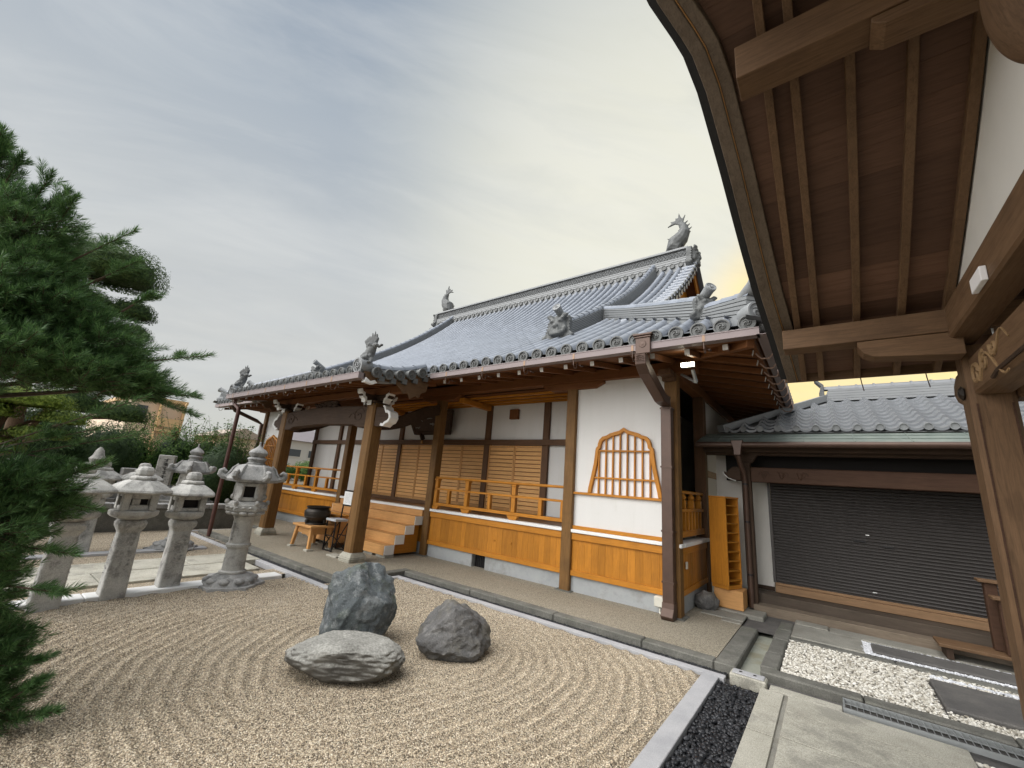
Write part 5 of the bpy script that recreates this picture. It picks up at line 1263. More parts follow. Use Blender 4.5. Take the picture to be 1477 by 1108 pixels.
# gable wall, sill beam, posts, carved tie beam
pts = [(gy(u), gs(u)+.06) for u in np.linspace(.75, 2*GRU-.75, 24)]; pts = [(gy(.75), 2.95)]+pts+[(gy(2*GRU-.75), 2.95)]
obj('gable_wall', MB().prism(pts, lambda u, v, a: (2.60+a, u, v), 0, .06), M['plaster_old'], G)
gb_ = obj('gable_beam', B(2.53, 2.70, 2*gy(GRU)+2.2, -2.20, 2.85, 3.09), M['gate_y'], G, bevel=.014)
mb = MB().ell((2.53, -4.46, 3.60), (.13, .20, .34), sub=4); obj('strut', mb, M['gate_z'], G, smooth=60)
def gpost(x_, y_):
    w_, c = .112, .03
    pts = [(-w_, -w_+c), (-w_+c, -w_), (w_-c, -w_), (w_, -w_+c), (w_, w_-c), (w_-c, w_), (-w_+c, w_), (-w_, w_-c)]
    o = obj('post', MB().prism(pts, lambda u, v, a: (x_+u, y_+v, a), .10, 2.83), M['gate_z'], G)
    for sx in (-1, 1): obj('moulding', B(x_+sx*(w_-c)-.006, x_+sx*(w_-c)+.004, y_-w_-.005, y_-w_+.002, .2, 2.40), M['carved'], G, parent=o)
    obj('base_stone', B(x_-.19, x_+.19, y_-.19, y_+.19, -.03, .10), M['slab_grey'], G, parent=o, bevel=.02)
    mb = MB(); mb.lathe([(.04, 0), (.055, .012), (.03, .03), (.012, .034)], 6, (x_-w_, y_, 2.50), 0, [[0, 0, -1], [0, 1, 0], [1, 0, 0]]); obj('nail_cover', mb, M['bronze'], G, parent=o)
gpost(2.715, -2.19); gpost(2.715, 2*gy(GRU)+2.19); gpost(5.9, -2.19)
tb = obj('carved_tie_beam', B(2.625, 2.81, 2*gy(GRU)+2.31, -2.31, 2.46, 2.73), M['gate_y'], G, bevel=.02)
mb = MB()
def gp(a, b): return (2.622, -2.31-a, 2.46+b)
for (c0, c1, r0, turns, ph) in ((.14, .11, .085, 8.5, 0), (.36, .15, .065, 7.5, 1.5), (.56, .18, .055, 6.5, 2.6)):
    mb.tube([gp(c0+r0*(1-t/9.5)*math.cos(t+ph), c1+r0*(1-t/9.5)*math.sin(t+ph)) for t in np.linspace(0, turns, 30)], np.linspace(.016, .006, 30), 6)
mb.tube([gp(.22+.5*t, .05+.12*math.sin(t*5)+.06*t) for t in np.linspace(0, 1.0, 24)], np.linspace(.014, .006, 24), 6)
mb.tube([gp(.5+.32*t, .19-.05*math.sin(t*7)) for t in np.linspace(0, 1.0, 20)], np.linspace(.012, .005, 20), 6)
obj('carving', mb, wood('carved_rim', (.22, .14, .07), 'y', .6), G, parent=tb)
obj('groove', MB().tube([gp(.45, .015), gp(.55, .035), gp(3.2, .045)], .013, 6), M['old_y'], G, parent=tb)
mb = MB().prism([(0, 2.46), (.16, 2.46), (.28, 2.50), (.36, 2.58), (.33, 2.66), (.22, 2.72), (0, 2.73)], lambda u, v, a: (2.64+a, -2.07+u, v), 0, .15); obj('beam_nose', mb, M['gate_y'], G, bevel=.014)
mb = MB(); mb.box(2.83, 6, -2.30, -2.10, 2.44, 2.72); obj('tie_beam', mb, M['gate_x'], G, bevel=.014)
mb = MB(); mb.box(2.77, 6, 2*gy(GRU)+2.4, -2.4, 3.30, 3.33); obj('inner_ceiling', mb, M['old_x'], G)
lt = obj('ceiling_light', B(2.50, 2.528, -3.40, -3.21, 2.86, 2.945), M['paper'], G, bevel=.003)
mb = MB(); mb.tube([(2.70, -2.60, 2.84), (2.70, -2.60, 2.79), (2.73, -2.60, 2.79)], .006, 5); obj('hook', mb, M['galv'], G)
for x_ in (2.07, 2.50): obj('hanging_wire', MB().tube([(x_, -1.66, 2.90), (x_+.01, -1.66, 2.76), (x_+.02, -1.66, 2.68)], .004, 4), M['copper_dark'], G)
# ================================================================== STONE LANTERNS and other things
def square_taper(mb, c, rows, n=4, rot=math.pi/4, rnd=0):
    mb.lathe([(r_, z) for r_, z in rows], n, c, rot); return mb
def pillar_lantern(loc, label, group='granite lanterns along the path', writing=True):
    L = thing('stone_lantern', loc, label, 'stone lantern', group); x, y, z = loc
    mb = MB(); sq = lambda w_: w_*.7071*1.0
    mb.lathe([(.20, z-.1), (.196, z+.04), (.172, z+.75), (.168, z+.82), (.185, z+.85), (.222, z+.90), (.23, z+.95), (.20, z+1.0)], 4, (x, y, 0), math.pi/4)
    obj('shaft', mb, M['lantern'], L, bevel=.035, seg=3)
    if writing:
        ink = MB()
        for col in (-.04, .045):
            for k in range(8):
                zz0 = z+.28+.058*k+(0 if col < 0 else .05)
                for q in range(3): a = rng.uniform(-.022, .022); ink.box(x+.140-.0018*k, x+.146-.0018*k, y+col+a-.012, y+col+a+.012, zz0+.016*q, zz0+.016*q+.006) if rng.random() < .7 else None
                for q in range(3): a = rng.uniform(-.022, .022); ink.box(x-.14+col+a-.012+.14, x-.14+col+a+.012+.14, y-.146, y-.134, zz0+.016*q, zz0+.016*q+.006) if rng.random() < .6 else None
        obj('inscription', ink, M['lantern_dark'], L)
    mb = MB().lathe([(.17, z+1.0), (.255, z+1.035), (.285, z+1.06), (.29, z+1.115), (.27, z+1.13)], 6, (x, y, 0), .2); obj('platform', mb, M['lantern'], L, bevel=.012, seg=2)
    fb = MB(); h0, h1 = z+1.13, z+1.36; r_ = .155
    for sx in (-1, 1):
        for sy in (-1, 1): fb.box(x+sx*r_-.045, x+sx*r_+.045, y+sy*r_-.045, y+sy*r_+.045, h0, h1)
    for sx, sy in ((0, -1), (0, 1)): fb.box(x-r_+.046, x+r_-.046, y+sy*r_-.03, y+sy*r_+.03, h0, h0+.055); fb.box(x-r_+.046, x+r_-.046, y+sy*r_-.03, y+sy*r_+.03, h1-.05, h1)
    for sx in (-1, 1): fb.box(x+sx*r_-.03, x+sx*r_+.03, y-r_+.046, y+r_-.046, h0, h0+.075); fb.box(x+sx*r_-.03, x+sx*r_+.03, y-r_+.046, y+r_-.046, h1-.07, h1); fb.box(x+sx*r_-.028, x+sx*r_+.028, y-.09, y-.0, h0+.076, h1-.071)
    fbo = obj('fire_box', fb, M['lantern'], L, bevel=.008)
    obj('dark_window', B(x-.10, x+.10, y-.10, y+.10, h0+.02, h1-.02), M['dark'], L, parent=fbo)
    mb = MB().lathe([(.17, z+1.358), (.385, z+1.362), (.395, z+1.385), (.385, z+1.41), (.30, z+1.475), (.20, z+1.535), (.15, z+1.55)], 6, (x, y, 0), .2); obj('roof', mb, M['lantern'], L, bevel=.02, seg=2)
    mb = MB().lathe([(.15, z+1.545), (.165, z+1.57), (.15, z+1.60), (.10, z+1.61)], 8, (x, y, 0)); mb.lathe([(.09, z+1.605), (.115, z+1.63), (.11, z+1.69), (.085, z+1.735), (.03, z+1.745)], 8, (x, y, 0)); obj('finial', mb, M['lantern'], L, bevel=.015, seg=2)
    return L
LZ = -.03
p0 = pillar_lantern((-5.22, -4.96, LZ), 'pale granite lantern with a blank worn front, between the inscribed one and the pine')
L2 = dup(p0, (-5.31, -4.40, LZ), 'granite pillar lantern with dark carved characters, beside the nearer curl-roofed lantern', R(90), .84); p0.scale = (.86,)*3
L3 = dup(p0, (-5.10, -5.52, LZ), 'whitest granite lantern, its pillar mostly hidden behind pine branches', R(180), .86)
L4 = dup(p0, (-5.02, -6.06, LZ), 'granite lantern showing only a roof corner through the pine needles', 0, .86)
L5 = dup(p0, (-8.38, -4.86, LZ), 'granite lantern on the far side of the path, beyond the whitest one', R(90), .86)
L6 = dup(p0, (-8.40, -4.30, LZ), 'far granite lantern whose roof peeps from behind the blank-fronted lantern', R(180), .86)
L6['label'] = 'far granite lantern mostly hidden behind the blank-fronted lantern'
def kasuga(loc, label, mat, group):
    L = thing('curl_roof_lantern', loc, label, 'stone lantern', group); x, y, z = loc
    mb = MB().lathe([(.50, z-.09), (.51, z+.0), (.50, z+.03)], 6, (x, y, 0), .1); mb.lathe([(.40, z+.03), (.37, z+.09), (.24, z+.17), (.19, z+.19)], 12, (x, y, 0), .1)
    for k in range(10): a = 2*math.pi*k/10; mb.ell((x+.31*math.cos(a), y+.31*math.sin(a), z+.095), (.10, .085, .055), sub=1)
    obj('base', mb, M['lantern_dark'] if mat == 'lantern' else M[mat], L, smooth=35)
    mb = MB().lathe([(.20, z+.19), (.20, z+.22), (.165, z+.24), (.155, z+.60), (.18, z+.62), (.185, z+.66), (.155, z+.68), (.145, z+1.06), (.155, z+1.10), (.17, z+1.13)], 18, (x, y, 0)); obj('shaft', mb, M[mat], L, smooth=35)
    mb = MB().lathe([(.16, z+1.13), (.24, z+1.18), (.29, z+1.22), (.31, z+1.235), (.31, z+1.33), (.29, z+1.345), (.25, z+1.38), (.20, z+1.40)], 6, (x, y, 0), .1)
    for k in range(12): a = 2*math.pi*k/12; mb.ell((x+.235*math.cos(a), y+.235*math.sin(a), z+1.19), (.07, .06, .035), sub=1)
    for k in range(18): a = 2*math.pi*(k+.5)/18; mb.ell((x+.285*math.cos(a), y+.285*math.sin(a), z+1.285), (.035, .03, .022), sub=1)
    for k in range(6): a = .1+2*math.pi*k/6; mb.ell((x+.30*math.cos(a), y+.30*math.sin(a), z+1.37), (.035, .035, .045), sub=1)
    obj('platform', mb, M[mat], L, smooth=30)
    fb = MB(); h0, h1 = z+1.40, z+1.71
    fb.lathe([(.235, h0), (.235, h0+.06), (.125, h0+.0605), (.125, h1-.0605), (.24, h1-.06), (.24, h1)], 6, (x, y, 0), .1)
    for k in range(6):
        a = .1+2*math.pi*k/6; a2 = .1+2*math.pi*(k+1)/6
        pa = np.array([x+.218*math.cos(a), y+.218*math.sin(a)]); fb.bar((pa[0], pa[1], h0+.05), (pa[0], pa[1], h1-.05), .05, .05, up=(math.cos(a), math.sin(a), 0))
        pb_ = np.array([x+.218*math.cos(a2), y+.218*math.sin(a2)]); c_ = (pa+pb_)/2
        if k % 2 == 0: fb.bar((pa[0]*.99+c_[0]*.01, pa[1]*.99+c_[1]*.01, h0+.155), (pb_[0], pb_[1], h0+.155), .03, .20)
        for t in (0,): fb.ell((x+.235*math.cos(a), y+.235*math.sin(a), h0+.06), (.035, .035, .05), sub=1)
    fbo = obj('fire_box', fb, M[mat], L, bevel=.006)
    obj('dark_window', MB().lathe([(.15, h0+.055), (.15, h1-.055)], 6, (x, y, 0), .1), M['dark'], L, parent=fbo)
    mb = MB().lathe([(.20, h1), (.39, h1+.02), (.415, h1+.06), (.40, h1+.10), (.345, h1+.16), (.315, h1+.24), (.275, h1+.295), (.17, h1+.325)], 6, (x, y, 0), .1)
    for k in range(6):
        a = .1+2*math.pi*k/6; ca, sa = math.cos(a), math.sin(a)
        mb.tube([(x+ca*q, y+sa*q, h1+zz_) for q, zz_ in ((.30, .085), (.38, .075), (.44, .09), (.485, .13), (.48, .18), (.445, .20), (.42, .175), (.435, .145))], [.045, .05, .052, .05, .045, .04, .035, .025], 8)
        mb.tube([(x+ca*q, y+sa*q, h1+zz_) for q, zz_ in ((.40, .10), (.345, .175), (.315, .25), (.25, .315))], [.032, .028, .026, .022], 6)
    obj('roof', mb, M['lantern_dark'], L, smooth=35)
    mb = MB().lathe([(.14, h1+.31), (.15, h1+.345), (.12, h1+.36), (.13, h1+.40), (.155, h1+.425), (.13, h1+.455), (.10, h1+.462), (.135, h1+.50), (.15, h1+.54), (.12, h1+.59), (.06, h1+.63), (.022, h1+.675), (.016, h1+.72), (.022, h1+.735), (.004, h1+.745)], 16, (x, y, 0)); obj('finial', mb, M['lantern_dark'], L, smooth=35)
    ink = MB()
    for k in range(6):
        for q in range(3): ink.box(x+.04+rng.uniform(-.02, .02)-.012, x+.05+rng.uniform(-.02, .02)+.012, y-.158, y-.138, z+.74+.05*k+.014*q, z+.74+.05*k+.014*q+.005)
    obj('inscription', ink, M['lantern_dark'], L)
    return L
k1 = kasuga((-5.13, -3.72, LZ-.03), 'tall granite lantern with a curled roof and round shaft, standing closest to the temple porch', 'lantern', 'tall lanterns with curled roofs')
k1.scale = (.86, .86, .815)
k2 = dup(k1, (-8.32, -3.58, LZ-.02), 'tall weathered curl-roofed lantern on the far side of the path', R(30), .80)
tag(obj('ground_slab', MB().lathe([(.42, -.09), (.44, -.045), (.40, -.035)], 6, (-8.32, -3.58, 0), .2), M['lantern_dark']), 'flat dark hexagonal slab around the foot of the far curl-roofed lantern', 'stone slab')

# graveyard beyond the path
gw_ = MB(); run(gw_, (-10.9, -9.0), (-10.9, -1.55), .28, -.1, .42, (1.0, 1.6)); run(gw_, (-11.2, -1.54), (-15.5, -1.54), -.001, -.1, .42) if False else None
lw = thing('stone_wall', (-11.0, -5, 0), 'low dark stone wall with a pale coping behind the lanterns', 'wall')
obj('wall', gw_, M['kerb'], lw, bevel=.012)
cp_ = MB(); run(cp_, (-10.86, -9.0), (-10.86, -1.50), .36, .425, .53, (1.2, 2.0)); obj('coping', cp_, M['lantern_dark'], lw, bevel=.012)
sheet('ground', -18, -11.2, -9, -1.5, .40, M['gravel'])
mb = MB(); mb.box(-18, -11.2, -1.5, -1.3, -.1, .41); tag(obj('terrace_kerb', mb, M['kerb'], bevel=.01), 'dark stone edge of the raised grave terrace beside the hall', 'kerb')
def grave(loc, w_, h_, label, tiers=3, ink=True, mat='lantern', top='flat'):
    g0 = thing('grave_stone', loc, label, 'grave stone', 'stones of the old graveyard'); x, y, z = loc
    hz = z
    for k in range(tiers):
        ww = w_*(2.3-.5*k)/1.0; hh = .16
        obj('tier', B(x-ww/2, x+ww/2, y-ww/2, y+ww/2, hz, hz+hh), M['lantern_dark'], g0, bevel=.012); hz += hh+.001
    mb = MB(); mb.box(x-w_/2, x+w_/2, y-w_/2, y+w_/2, hz, hz+h_)
    if top == 'peak': mb.lathe([(w_*.707, hz+h_+.001), (.02, hz+h_+.10)], 4, (x, y, 0), math.pi/4)
    st__ = obj('shaft', mb, M[mat], g0, bevel=.015)
    if ink:
        ik = MB()
        for k in range(6):
            for q in range(4):
                a = rng.uniform(-.03, .03); zz_ = hz+h_-.10-.105*k-.02*q; s_ = rng.uniform(.02, .045)
                ik.box(x+w_/2-.002, x+w_/2+.004, y+.02+a-s_, y+.02+a+s_, zz_, zz_+.011)
            ik.box(x+w_/2-.002, x+w_/2+.0045, y+.014, y+.026, hz+h_-.175-.105*k, hz+h_-.09-.105*k)
        obj('carved_column', ik, M['ink'], g0, parent=st__)
    return g0
g1 = grave((-12.1, -3.10, .40), .34, .78, 'square grave stone with one column of black carved characters', 3)
g1.rotation_euler = (0, 0, R(-22))
grave((-12.3, -3.75, .40), .30, .55, 'plain grey grave stone without writing behind the lanterns', 2, False, 'lantern_dark')
grave((-11.9, -2.35, .40), .30, .42, 'short dark grave stone beside the inscribed one', 2, False, 'lantern_dark')
pg = thing('stone_pagoda', (-11.9, -4.45, .4), 'small stone pagoda half hidden in the dark hedge', 'pagoda', None); x, y, z = -11.9, -4.45, .4
mb = MB(); mb.box(x-.3, x+.3, y-.3, y+.3, z, z+.3); obj('base', mb, M['lantern'], pg, bevel=.02)
mb = MB().lathe([(.16, z+.3), (.26, z+.45), (.26, z+.6), (.18, z+.72)], 14, (x, y, 0)); obj('body', mb, M['lantern'], pg, smooth=40)
mb = MB().lathe([(.2, z+.72), (.42, z+.75), (.42, z+.82), (.2, z+.96)], 4, (x, y, 0), .8); obj('roof', mb, M['lantern'], pg, bevel=.02)
mb = MB().lathe([(.12, z+.96), (.16, z+1.05), (.10, z+1.14), (.08, z+1.24), (.02, z+1.32)], 10, (x, y, 0)); obj('finial', mb, M['lantern'], pg, smooth=40)

# incense burner on its table, the notice stand
tb_ = thing('incense_table', (-7.06, -1.55, 0), 'reddish wooden table with splayed legs standing on stone pads', 'table')
top_ = MB(); top_.box(-7.44, -6.68, -1.83, -1.27, .43, .475); obj('tabletop', top_, M['pale_x'], tb_, bevel=.006)
mb = MB(); mb.box(-7.36, -6.76, -1.75, -1.72, .30, .429); mb.box(-7.36, -6.76, -1.37, -1.34, .30, .429); mb.box(-7.36, -7.33, -1.719, -1.371, .30, .429); mb.box(-6.79, -6.76, -1.719, -1.371, .30, .429); obj('apron_frame', mb, M['pale_x'], tb_)
for sx in (-1, 1):
    for sy in (-1, 1):
        mb = MB().bar((-7.06+sx*.285, -1.55+sy*.20, .429), (-7.06+sx*.345, -1.55+sy*.235, .035), .07, .07, up=(0, 1, 0), w2=.06, h2=.06); lg = obj('leg', mb, M['pale_z'], tb_, bevel=.006)
        obj('stone_pad', B(-7.06+sx*.345-.07, -7.06+sx*.345+.07, -1.55+sy*.235-.07, -1.55+sy*.235+.07, -.02, .033), M['slab'], tb_, parent=lg, bevel=.008)
ib = thing('incense_burner', (-7.02, -1.55, .476), 'round dark bronze incense burner standing on the wooden table', 'incense burner')
prof_ = [(.20, .477), (.215, .487), (.21, .505), (.16, .515), (.17, .55), (.235, .61), (.262, .68), (.258, .74), (.225, .785), (.205, .80), (.235, .815), (.245, .835), (.235, .84), (.20, .815), (.01, .80)]
obj('bowl', MB().lathe(prof_, 28, (-7.02, -1.55, 0)), M['bronze'], ib, smooth=40)
for k in range(3): a = 2*math.pi*k/3+.4; obj('foot', MB().tube([(-7.02+.17*math.cos(a), -1.55+.17*math.sin(a), .60), (-7.02+.21*math.cos(a), -1.55+.21*math.sin(a), .54), (-7.02+.19*math.cos(a), -1.55+.19*math.sin(a), .485)], [.04, .035, .028], 8), M['bronze'], ib, smooth=50)
mb = MB()
for z in (.635, .735): mb.tube([(-7.02+(.254 if z < .7 else .263)*math.cos(t), -1.55+(.254 if z < .7 else .263)*math.sin(t), z) for t in np.linspace(0, 2*math.pi, 32)], .006, 5, False)
obj('band', mb, M['bronze'], ib)
ns = thing('notice_stand', (-6.47, -1.33, 0), 'black metal notice stand with a white sheet and a small tray', 'notice stand')
nx0, nx1, ny0, ny1 = -6.72, -6.40, -1.47, -1.19
mb = MB()
for xx in (nx0, nx1): mb.bar((xx, ny1, .005), (xx, ny1+.03, 1.20), .022, .022); mb.bar((xx, ny0, .005), (xx, ny0, .58), .022, .022)
for xx in (nx0, nx1): mb.bar((xx, ny0, .04), (xx, ny1, .56), .016, .016); mb.bar((xx, ny1, .04), (xx, ny0, .3), .014, .014)
for z in (.02, .30): mb.bar((nx0, ny0, z), (nx1, ny0, z), .016, .016); mb.bar((nx0, ny1, z), (nx1, ny1, z), .016, .016)
for z in (.90, 1.205): mb.bar((nx0-.011, ny1+.028, z), (nx1+.011, ny1+.028, z), .03, .03)
obj('frame', mb, M['black'], ns)
obj('tray', B(nx0-.02, nx1+.02, ny0-.03, ny1-.02, .59, .635), M['tray'], ns, bevel=.005)
sh_ = obj('notice_sheet', B(nx0+.012, nx1-.012, ny1+.0, ny1+.012, .917, 1.188), M['white'], ns)
mb = MB()
for k in range(7):
    xx = nx1-.05-.033*k; zz_ = 1.165
    while zz_ > .96: l = rng.uniform(.012, .03); mb.box(xx-.006, xx+.006, ny1-.0015, ny1-.0003, zz_-l, zz_); zz_ -= l+.008
obj('writing', mb, M['tray'], ns, parent=sh_)
tag(obj('stone_pad', B(-6.15, -5.80, -1.72, -1.52, -.02, .028), M['slab'], bevel=.01), 'thin flat stone pad on the paving beside the thick porch post', 'stone pad')
bx = thing('offering_box', (-7.32, -1.08, 0), 'honey wood offering box at the foot of the stair behind the incense table', 'offering box')
mb = MB(); mb.box(-7.92, -6.78, -1.21, -.955, .10, .64); obj('body', mb, M['pale_x'], bx, bevel=.006)
mb = MB(); mb.box(-7.95, -6.75, -1.235, -1.19, .641, .675); mb.box(-7.95, -6.75, -.975, -.94, .641, .675)
for k in range(5): mb.box(-7.94, -6.76, -1.175+.04*k, -1.155+.04*k, .642, .668)
obj('grille', mb, M['honey_x'], bx, bevel=.004)
for x_ in (-7.88, -6.90): obj('foot', B(x_, x_+.08, -1.20, -.965, .0, .099), M['dark_x'], bx)
# ================================================================== PLANTS
def frames(D):
    D = D/np.linalg.norm(D, axis=1)[:, None]; up = np.where(np.abs(D[:, 2:3]) < .95, np.array([[0, 0, 1.]]), np.array([[1., 0, 0]]))
    a = np.cross(D, up); a /= np.linalg.norm(a, axis=1)[:, None]; return D, a, np.cross(a, D)
def twigs(P, D, L, nn=80, nl=.058, w_=.0024, seed=1):
    """needle-covered shoots: returns needle verts/faces and stem verts/faces"""
    r = np.random.default_rng(seed); n = len(P); D, A, U = frames(D)
    t = np.sort(r.random((n, nn)), 1)**.85; th = r.random((n, nn))*2*math.pi; al = np.radians(r.normal(50, 12, (n, nn))*(1-.55*t**3)); ln = nl*r.uniform(.75, 1.15, (n, nn))*(1-.25*(1-t)**2)
    rad = np.cos(th)[..., None]*A[:, None]+np.sin(th)[..., None]*U[:, None]
    rad[..., 2] += .25
    base = P[:, None]+D[:, None]*(t*L[:, None])[..., None]
    bend = np.array([0, 0, .012])
    tip = base+(D[:, None]*np.cos(al)[..., None]+rad*np.sin(al)[..., None])*ln[..., None]
    sd_ = np.cross(tip-base, r.normal(0, 1, (n, nn, 3))); sd_ /= np.linalg.norm(sd_, axis=-1)[..., None]+1e-9
    mid = (base+tip)/2
    V = np.stack([base-sd_*w_*.35, mid-sd_*w_*.5, tip, mid+sd_*w_*.5], 2).reshape(-1, 3)
    return V, np.arange(len(V)).reshape(-1, 4)
def tree_mesh(name, V, F, mat, root): return obj(name, MB().raw(V, F), mat, root)
pine = thing('pine_tree', (-4.1, -7.2, 0), 'big long-needled pine with long soft sprays overhanging the gravel garden', 'pine tree')
TR = [(-4.1, -7.2, -.1), (-4.05, -7.15, .8), (-3.95, -7.1, 1.6), (-3.85, -7.1, 2.4), (-3.7, -7.0, 3.2), (-3.5, -6.9, 3.7), (-3.3, -6.82, 4.0)]
obj('trunk', MB().tube(TR, [.15, .13, .115, .10, .075, .05, .025], 10), M['bark'], pine, smooth=60)
LOB = [(-3.22, -6.8, 3.76, .14, .24, 70), (-3.34, -6.76, 3.33, .38, .43, 240), (-2.88, -6.49, 3.18, .32, .32, 230), (-2.72, -6.34, 2.90, .24, .22, 150), (-2.72, -6.44, 2.57, .42, .32, 330), (-2.58, -6.2, 2.57, .30, .20, 190), (-2.5, -6.28, 2.2, .45, .21, 260), (-2.42, -5.89, 2.39, .26, .19, 140), (-2.37, -5.9, 2.16, .36, .15, 190), (-2.33, -5.66, 2.11, .2, .11, 70), (-3.26, -6.66, 2.37, .41, .56, 300), (-2.48, -6.21, 1.37, .34, .17, 170), (-2.41, -6.01, 1.34, .26, .16, 120), (-2.4, -5.89, 1.21, .18, .11, 60), (-2.33, -6.13, 1.07, .3, .2, 160), (-2.28, -6.04, .71, .16, .2, 110), (-2.42, -6.03, .37, .16, .18, 90), (-2.36, -5.96, .10, .12, .16, 70), (-2.75, -6.34, .9, .31, .53, 220), (-2.95, -6.6, 1.9, .22, .22, 60), (-3.6, -7.3, 3.0, .5, .5, 220), (-3.5, -7.4, 2.2, .5, .6, 200), (-3.4, -7.3, 1.2, .5, .5, 160)]
LONG = [((-2.58, -6.22, 3.06), (-2.28, -6.05, 3.25)), ((-2.35, -5.74, 2.31), (-1.96, -5.47, 2.39)), ((-2.37, -5.69, 2.09), (-2.07, -5.45, 2.07)), ((-2.35, -5.66, 2.03), (-2.1, -5.43, 1.93)), ((-2.75, -6.41, 3.27), (-2.63, -6.38, 3.46)), ((-2.88, -6.56, 3.41), (-2.76, -6.53, 3.62)), ((-3.19, -6.73, 3.6), (-3.08, -6.71, 3.81)), ((-3.24, -6.8, 3.7), (-3.19, -6.85, 4.0)), ((-2.62, -6.26, 1.63), (-1.85, -5.78, 1.99)), ((-2.59, -6.23, 1.61), (-2.15, -5.93, 1.75)), ((-2.65, -6.19, 1.55), (-1.96, -5.72, 1.75)), ((-2.63, -6.18, 1.55), (-2.3, -5.91, 1.5)), ((-2.44, -5.99, 1.41), (-2.18, -5.83, 1.55)), ((-2.56, -6.04, 1.26), (-2.25, -5.78, 1.22)), ((-2.35, -6.05, .98), (-2.11, -5.85, .96)), ((-2.22, -6.0, .76), (-2.03, -5.86, .75)), ((-2.32, -5.94, .3), (-2.18, -5.85, .35)), ((-2.31, -5.88, .0), (-2.05, -5.73, .08)), ((-2.22, -5.89, .17), (-2.13, -5.84, .24)), ((-2.51, -6.11, 2.89), (-2.29, -5.98, 3.03)), ((-2.36, -5.93, 2.7), (-2.25, -5.87, 2.79)), ((-2.84, -6.51, 3.36), (-2.66, -6.42, 3.5))]
P, D, L, br = [], [], [], MB()
trn = np.array(TR)
for (x, y, z, rh, rv, n) in LOB:
    n = int(n*1.6)
    if z > 2: x -= .09; y -= .07
    elif .5 < z < 1.6 and x > -2.6: x -= .14; y -= .11; n = int(n*.8)
    c = np.array([x, y, z]); anchor = trn[np.argmin(np.abs(trn[:, 2]-(z-.35)))]
    br.tube([anchor, anchor*.6+c*.4+np.array([0, 0, .10]), c], [.035, .022, .010], 6)
    v = rng.normal(0, 1, (n, 3)); v /= np.linalg.norm(v, axis=1)[:, None]; rr = rng.uniform(.25, 1, n)**.5
    p = c+v*rr[:, None]*np.array([rh, rh, rv])
    out = c-anchor; out /= np.linalg.norm(out)
    d = v*np.array([.8, .8, .5])+out*.75+np.array([0, 0, .22])+rng.normal(0, .25, (n, 3))
    P.append(p-.07*d/np.linalg.norm(d, axis=1)[:, None]); D.append(d); L.append(rng.uniform(.07, .16, n))
    for i in range(0, n, 7): br.tube([c+(p[i]-c)*.1, p[i]], [.007, .003], 4, False)
P, D, L = np.concatenate(P), np.concatenate(D), np.concatenate(L)
V1, F1 = twigs(P, D, L, 72, .062, .0033, 2)
st_m = MB(); dn = D/np.linalg.norm(D, axis=1)[:, None]
for i in range(0, len(P)): br.tube([P[i]-dn[i]*.02, P[i]+dn[i]*L[i]*.9], [.0035, .0018], 3, False)
q0 = np.array([a for a, b in LONG]); q1 = np.array([b for a, b in LONG]); LL = np.linalg.norm(q1-q0, axis=1)
V2, F2 = twigs(q0, q1-q0, LL, 480, .058, .0032, 3)
for a, b in LONG: br.tube([np.array(a)-(np.array(b)-np.array(a))*.6, a, b], [.008, .006, .0025], 5, False)
ex = []                                                   # side shoots on the long sprays
for a, b in LONG:
    a, b = np.array(a), np.array(b)
    for k in range(4):
        t = rng.uniform(.05, .7); sd_ = np.cross(b-a, (0, 0, 1)); sd_ /= np.linalg.norm(sd_); ex.append((a+(b-a)*t, (b-a)/np.linalg.norm(b-a)+sd_*rng.choice([-.7, .7])+np.array([0, 0, rng.uniform(-.1, .3)]), rng.uniform(.06, .13)))
V3, F3 = twigs(np.array([e[0] for e in ex]), np.array([e[1] for e in ex]), np.array([e[2] for e in ex]), 90, .055, .0032, 4)
obj('crown', MB().raw(V1, F1).raw(V2, F2).raw(V3, F3), M['pine'], pine)
obj('branch', br, M['twig'], pine)

def leaves(P, N, size, seed=1, aspect=.45):
    r = np.random.default_rng(seed); n = len(P); nn = N+r.normal(0, .55, (n, 3)); D, A, U = frames(nn)
    th = r.random(n)*2*math.pi; a = np.cos(th)[:, None]*A+np.sin(th)[:, None]*U; b = np.cross(D, a); s = size*r.uniform(.6, 1.3, (n, 1))
    V = np.stack([P-a*s*.5, P+b*s*aspect*.5+D*s*.08, P+a*s*.5, P-b*s*aspect*.5+D*s*.08], 1).reshape(-1, 3)
    return V, np.arange(len(V)).reshape(-1, 4)
def shell(c, r3, n, seed, lo=.82, flat=-.35, lump=.10):
    r = np.random.default_rng(seed); v = r.normal(0, 1, (n, 3)); v /= np.linalg.norm(v, axis=1)[:, None]; v[:, 2] = np.where(v[:, 2] < flat, flat-(v[:, 2]-flat)*-.15, v[:, 2])
    k = 1+lump*np.array([mnoise.noise(Vector(q*3.1)+Vector((seed, 0, 0))) for q in v])+lump*.6*np.array([mnoise.noise(Vector(q*8.1)+Vector((0, seed, 0))) for q in v])
    rr = r.uniform(lo, 1.0, n)*k
    return np.array(c)+v*rr[:, None]*np.array(r3), v
def core(mb, c, r3, seed, k=.80, flat=-.35):  # solid lump added inside a leaf shell to block light
    V, F = ICO[3]; V = V.copy(); V[:, 2] = np.maximum(V[:, 2], flat)
    q = np.array([1+.12*mnoise.noise(Vector(v*3.1)+Vector((seed, 0, 0))) for v in V])[:, None]
    mb.raw(V*q*np.array(r3)*k+np.array(c), F)
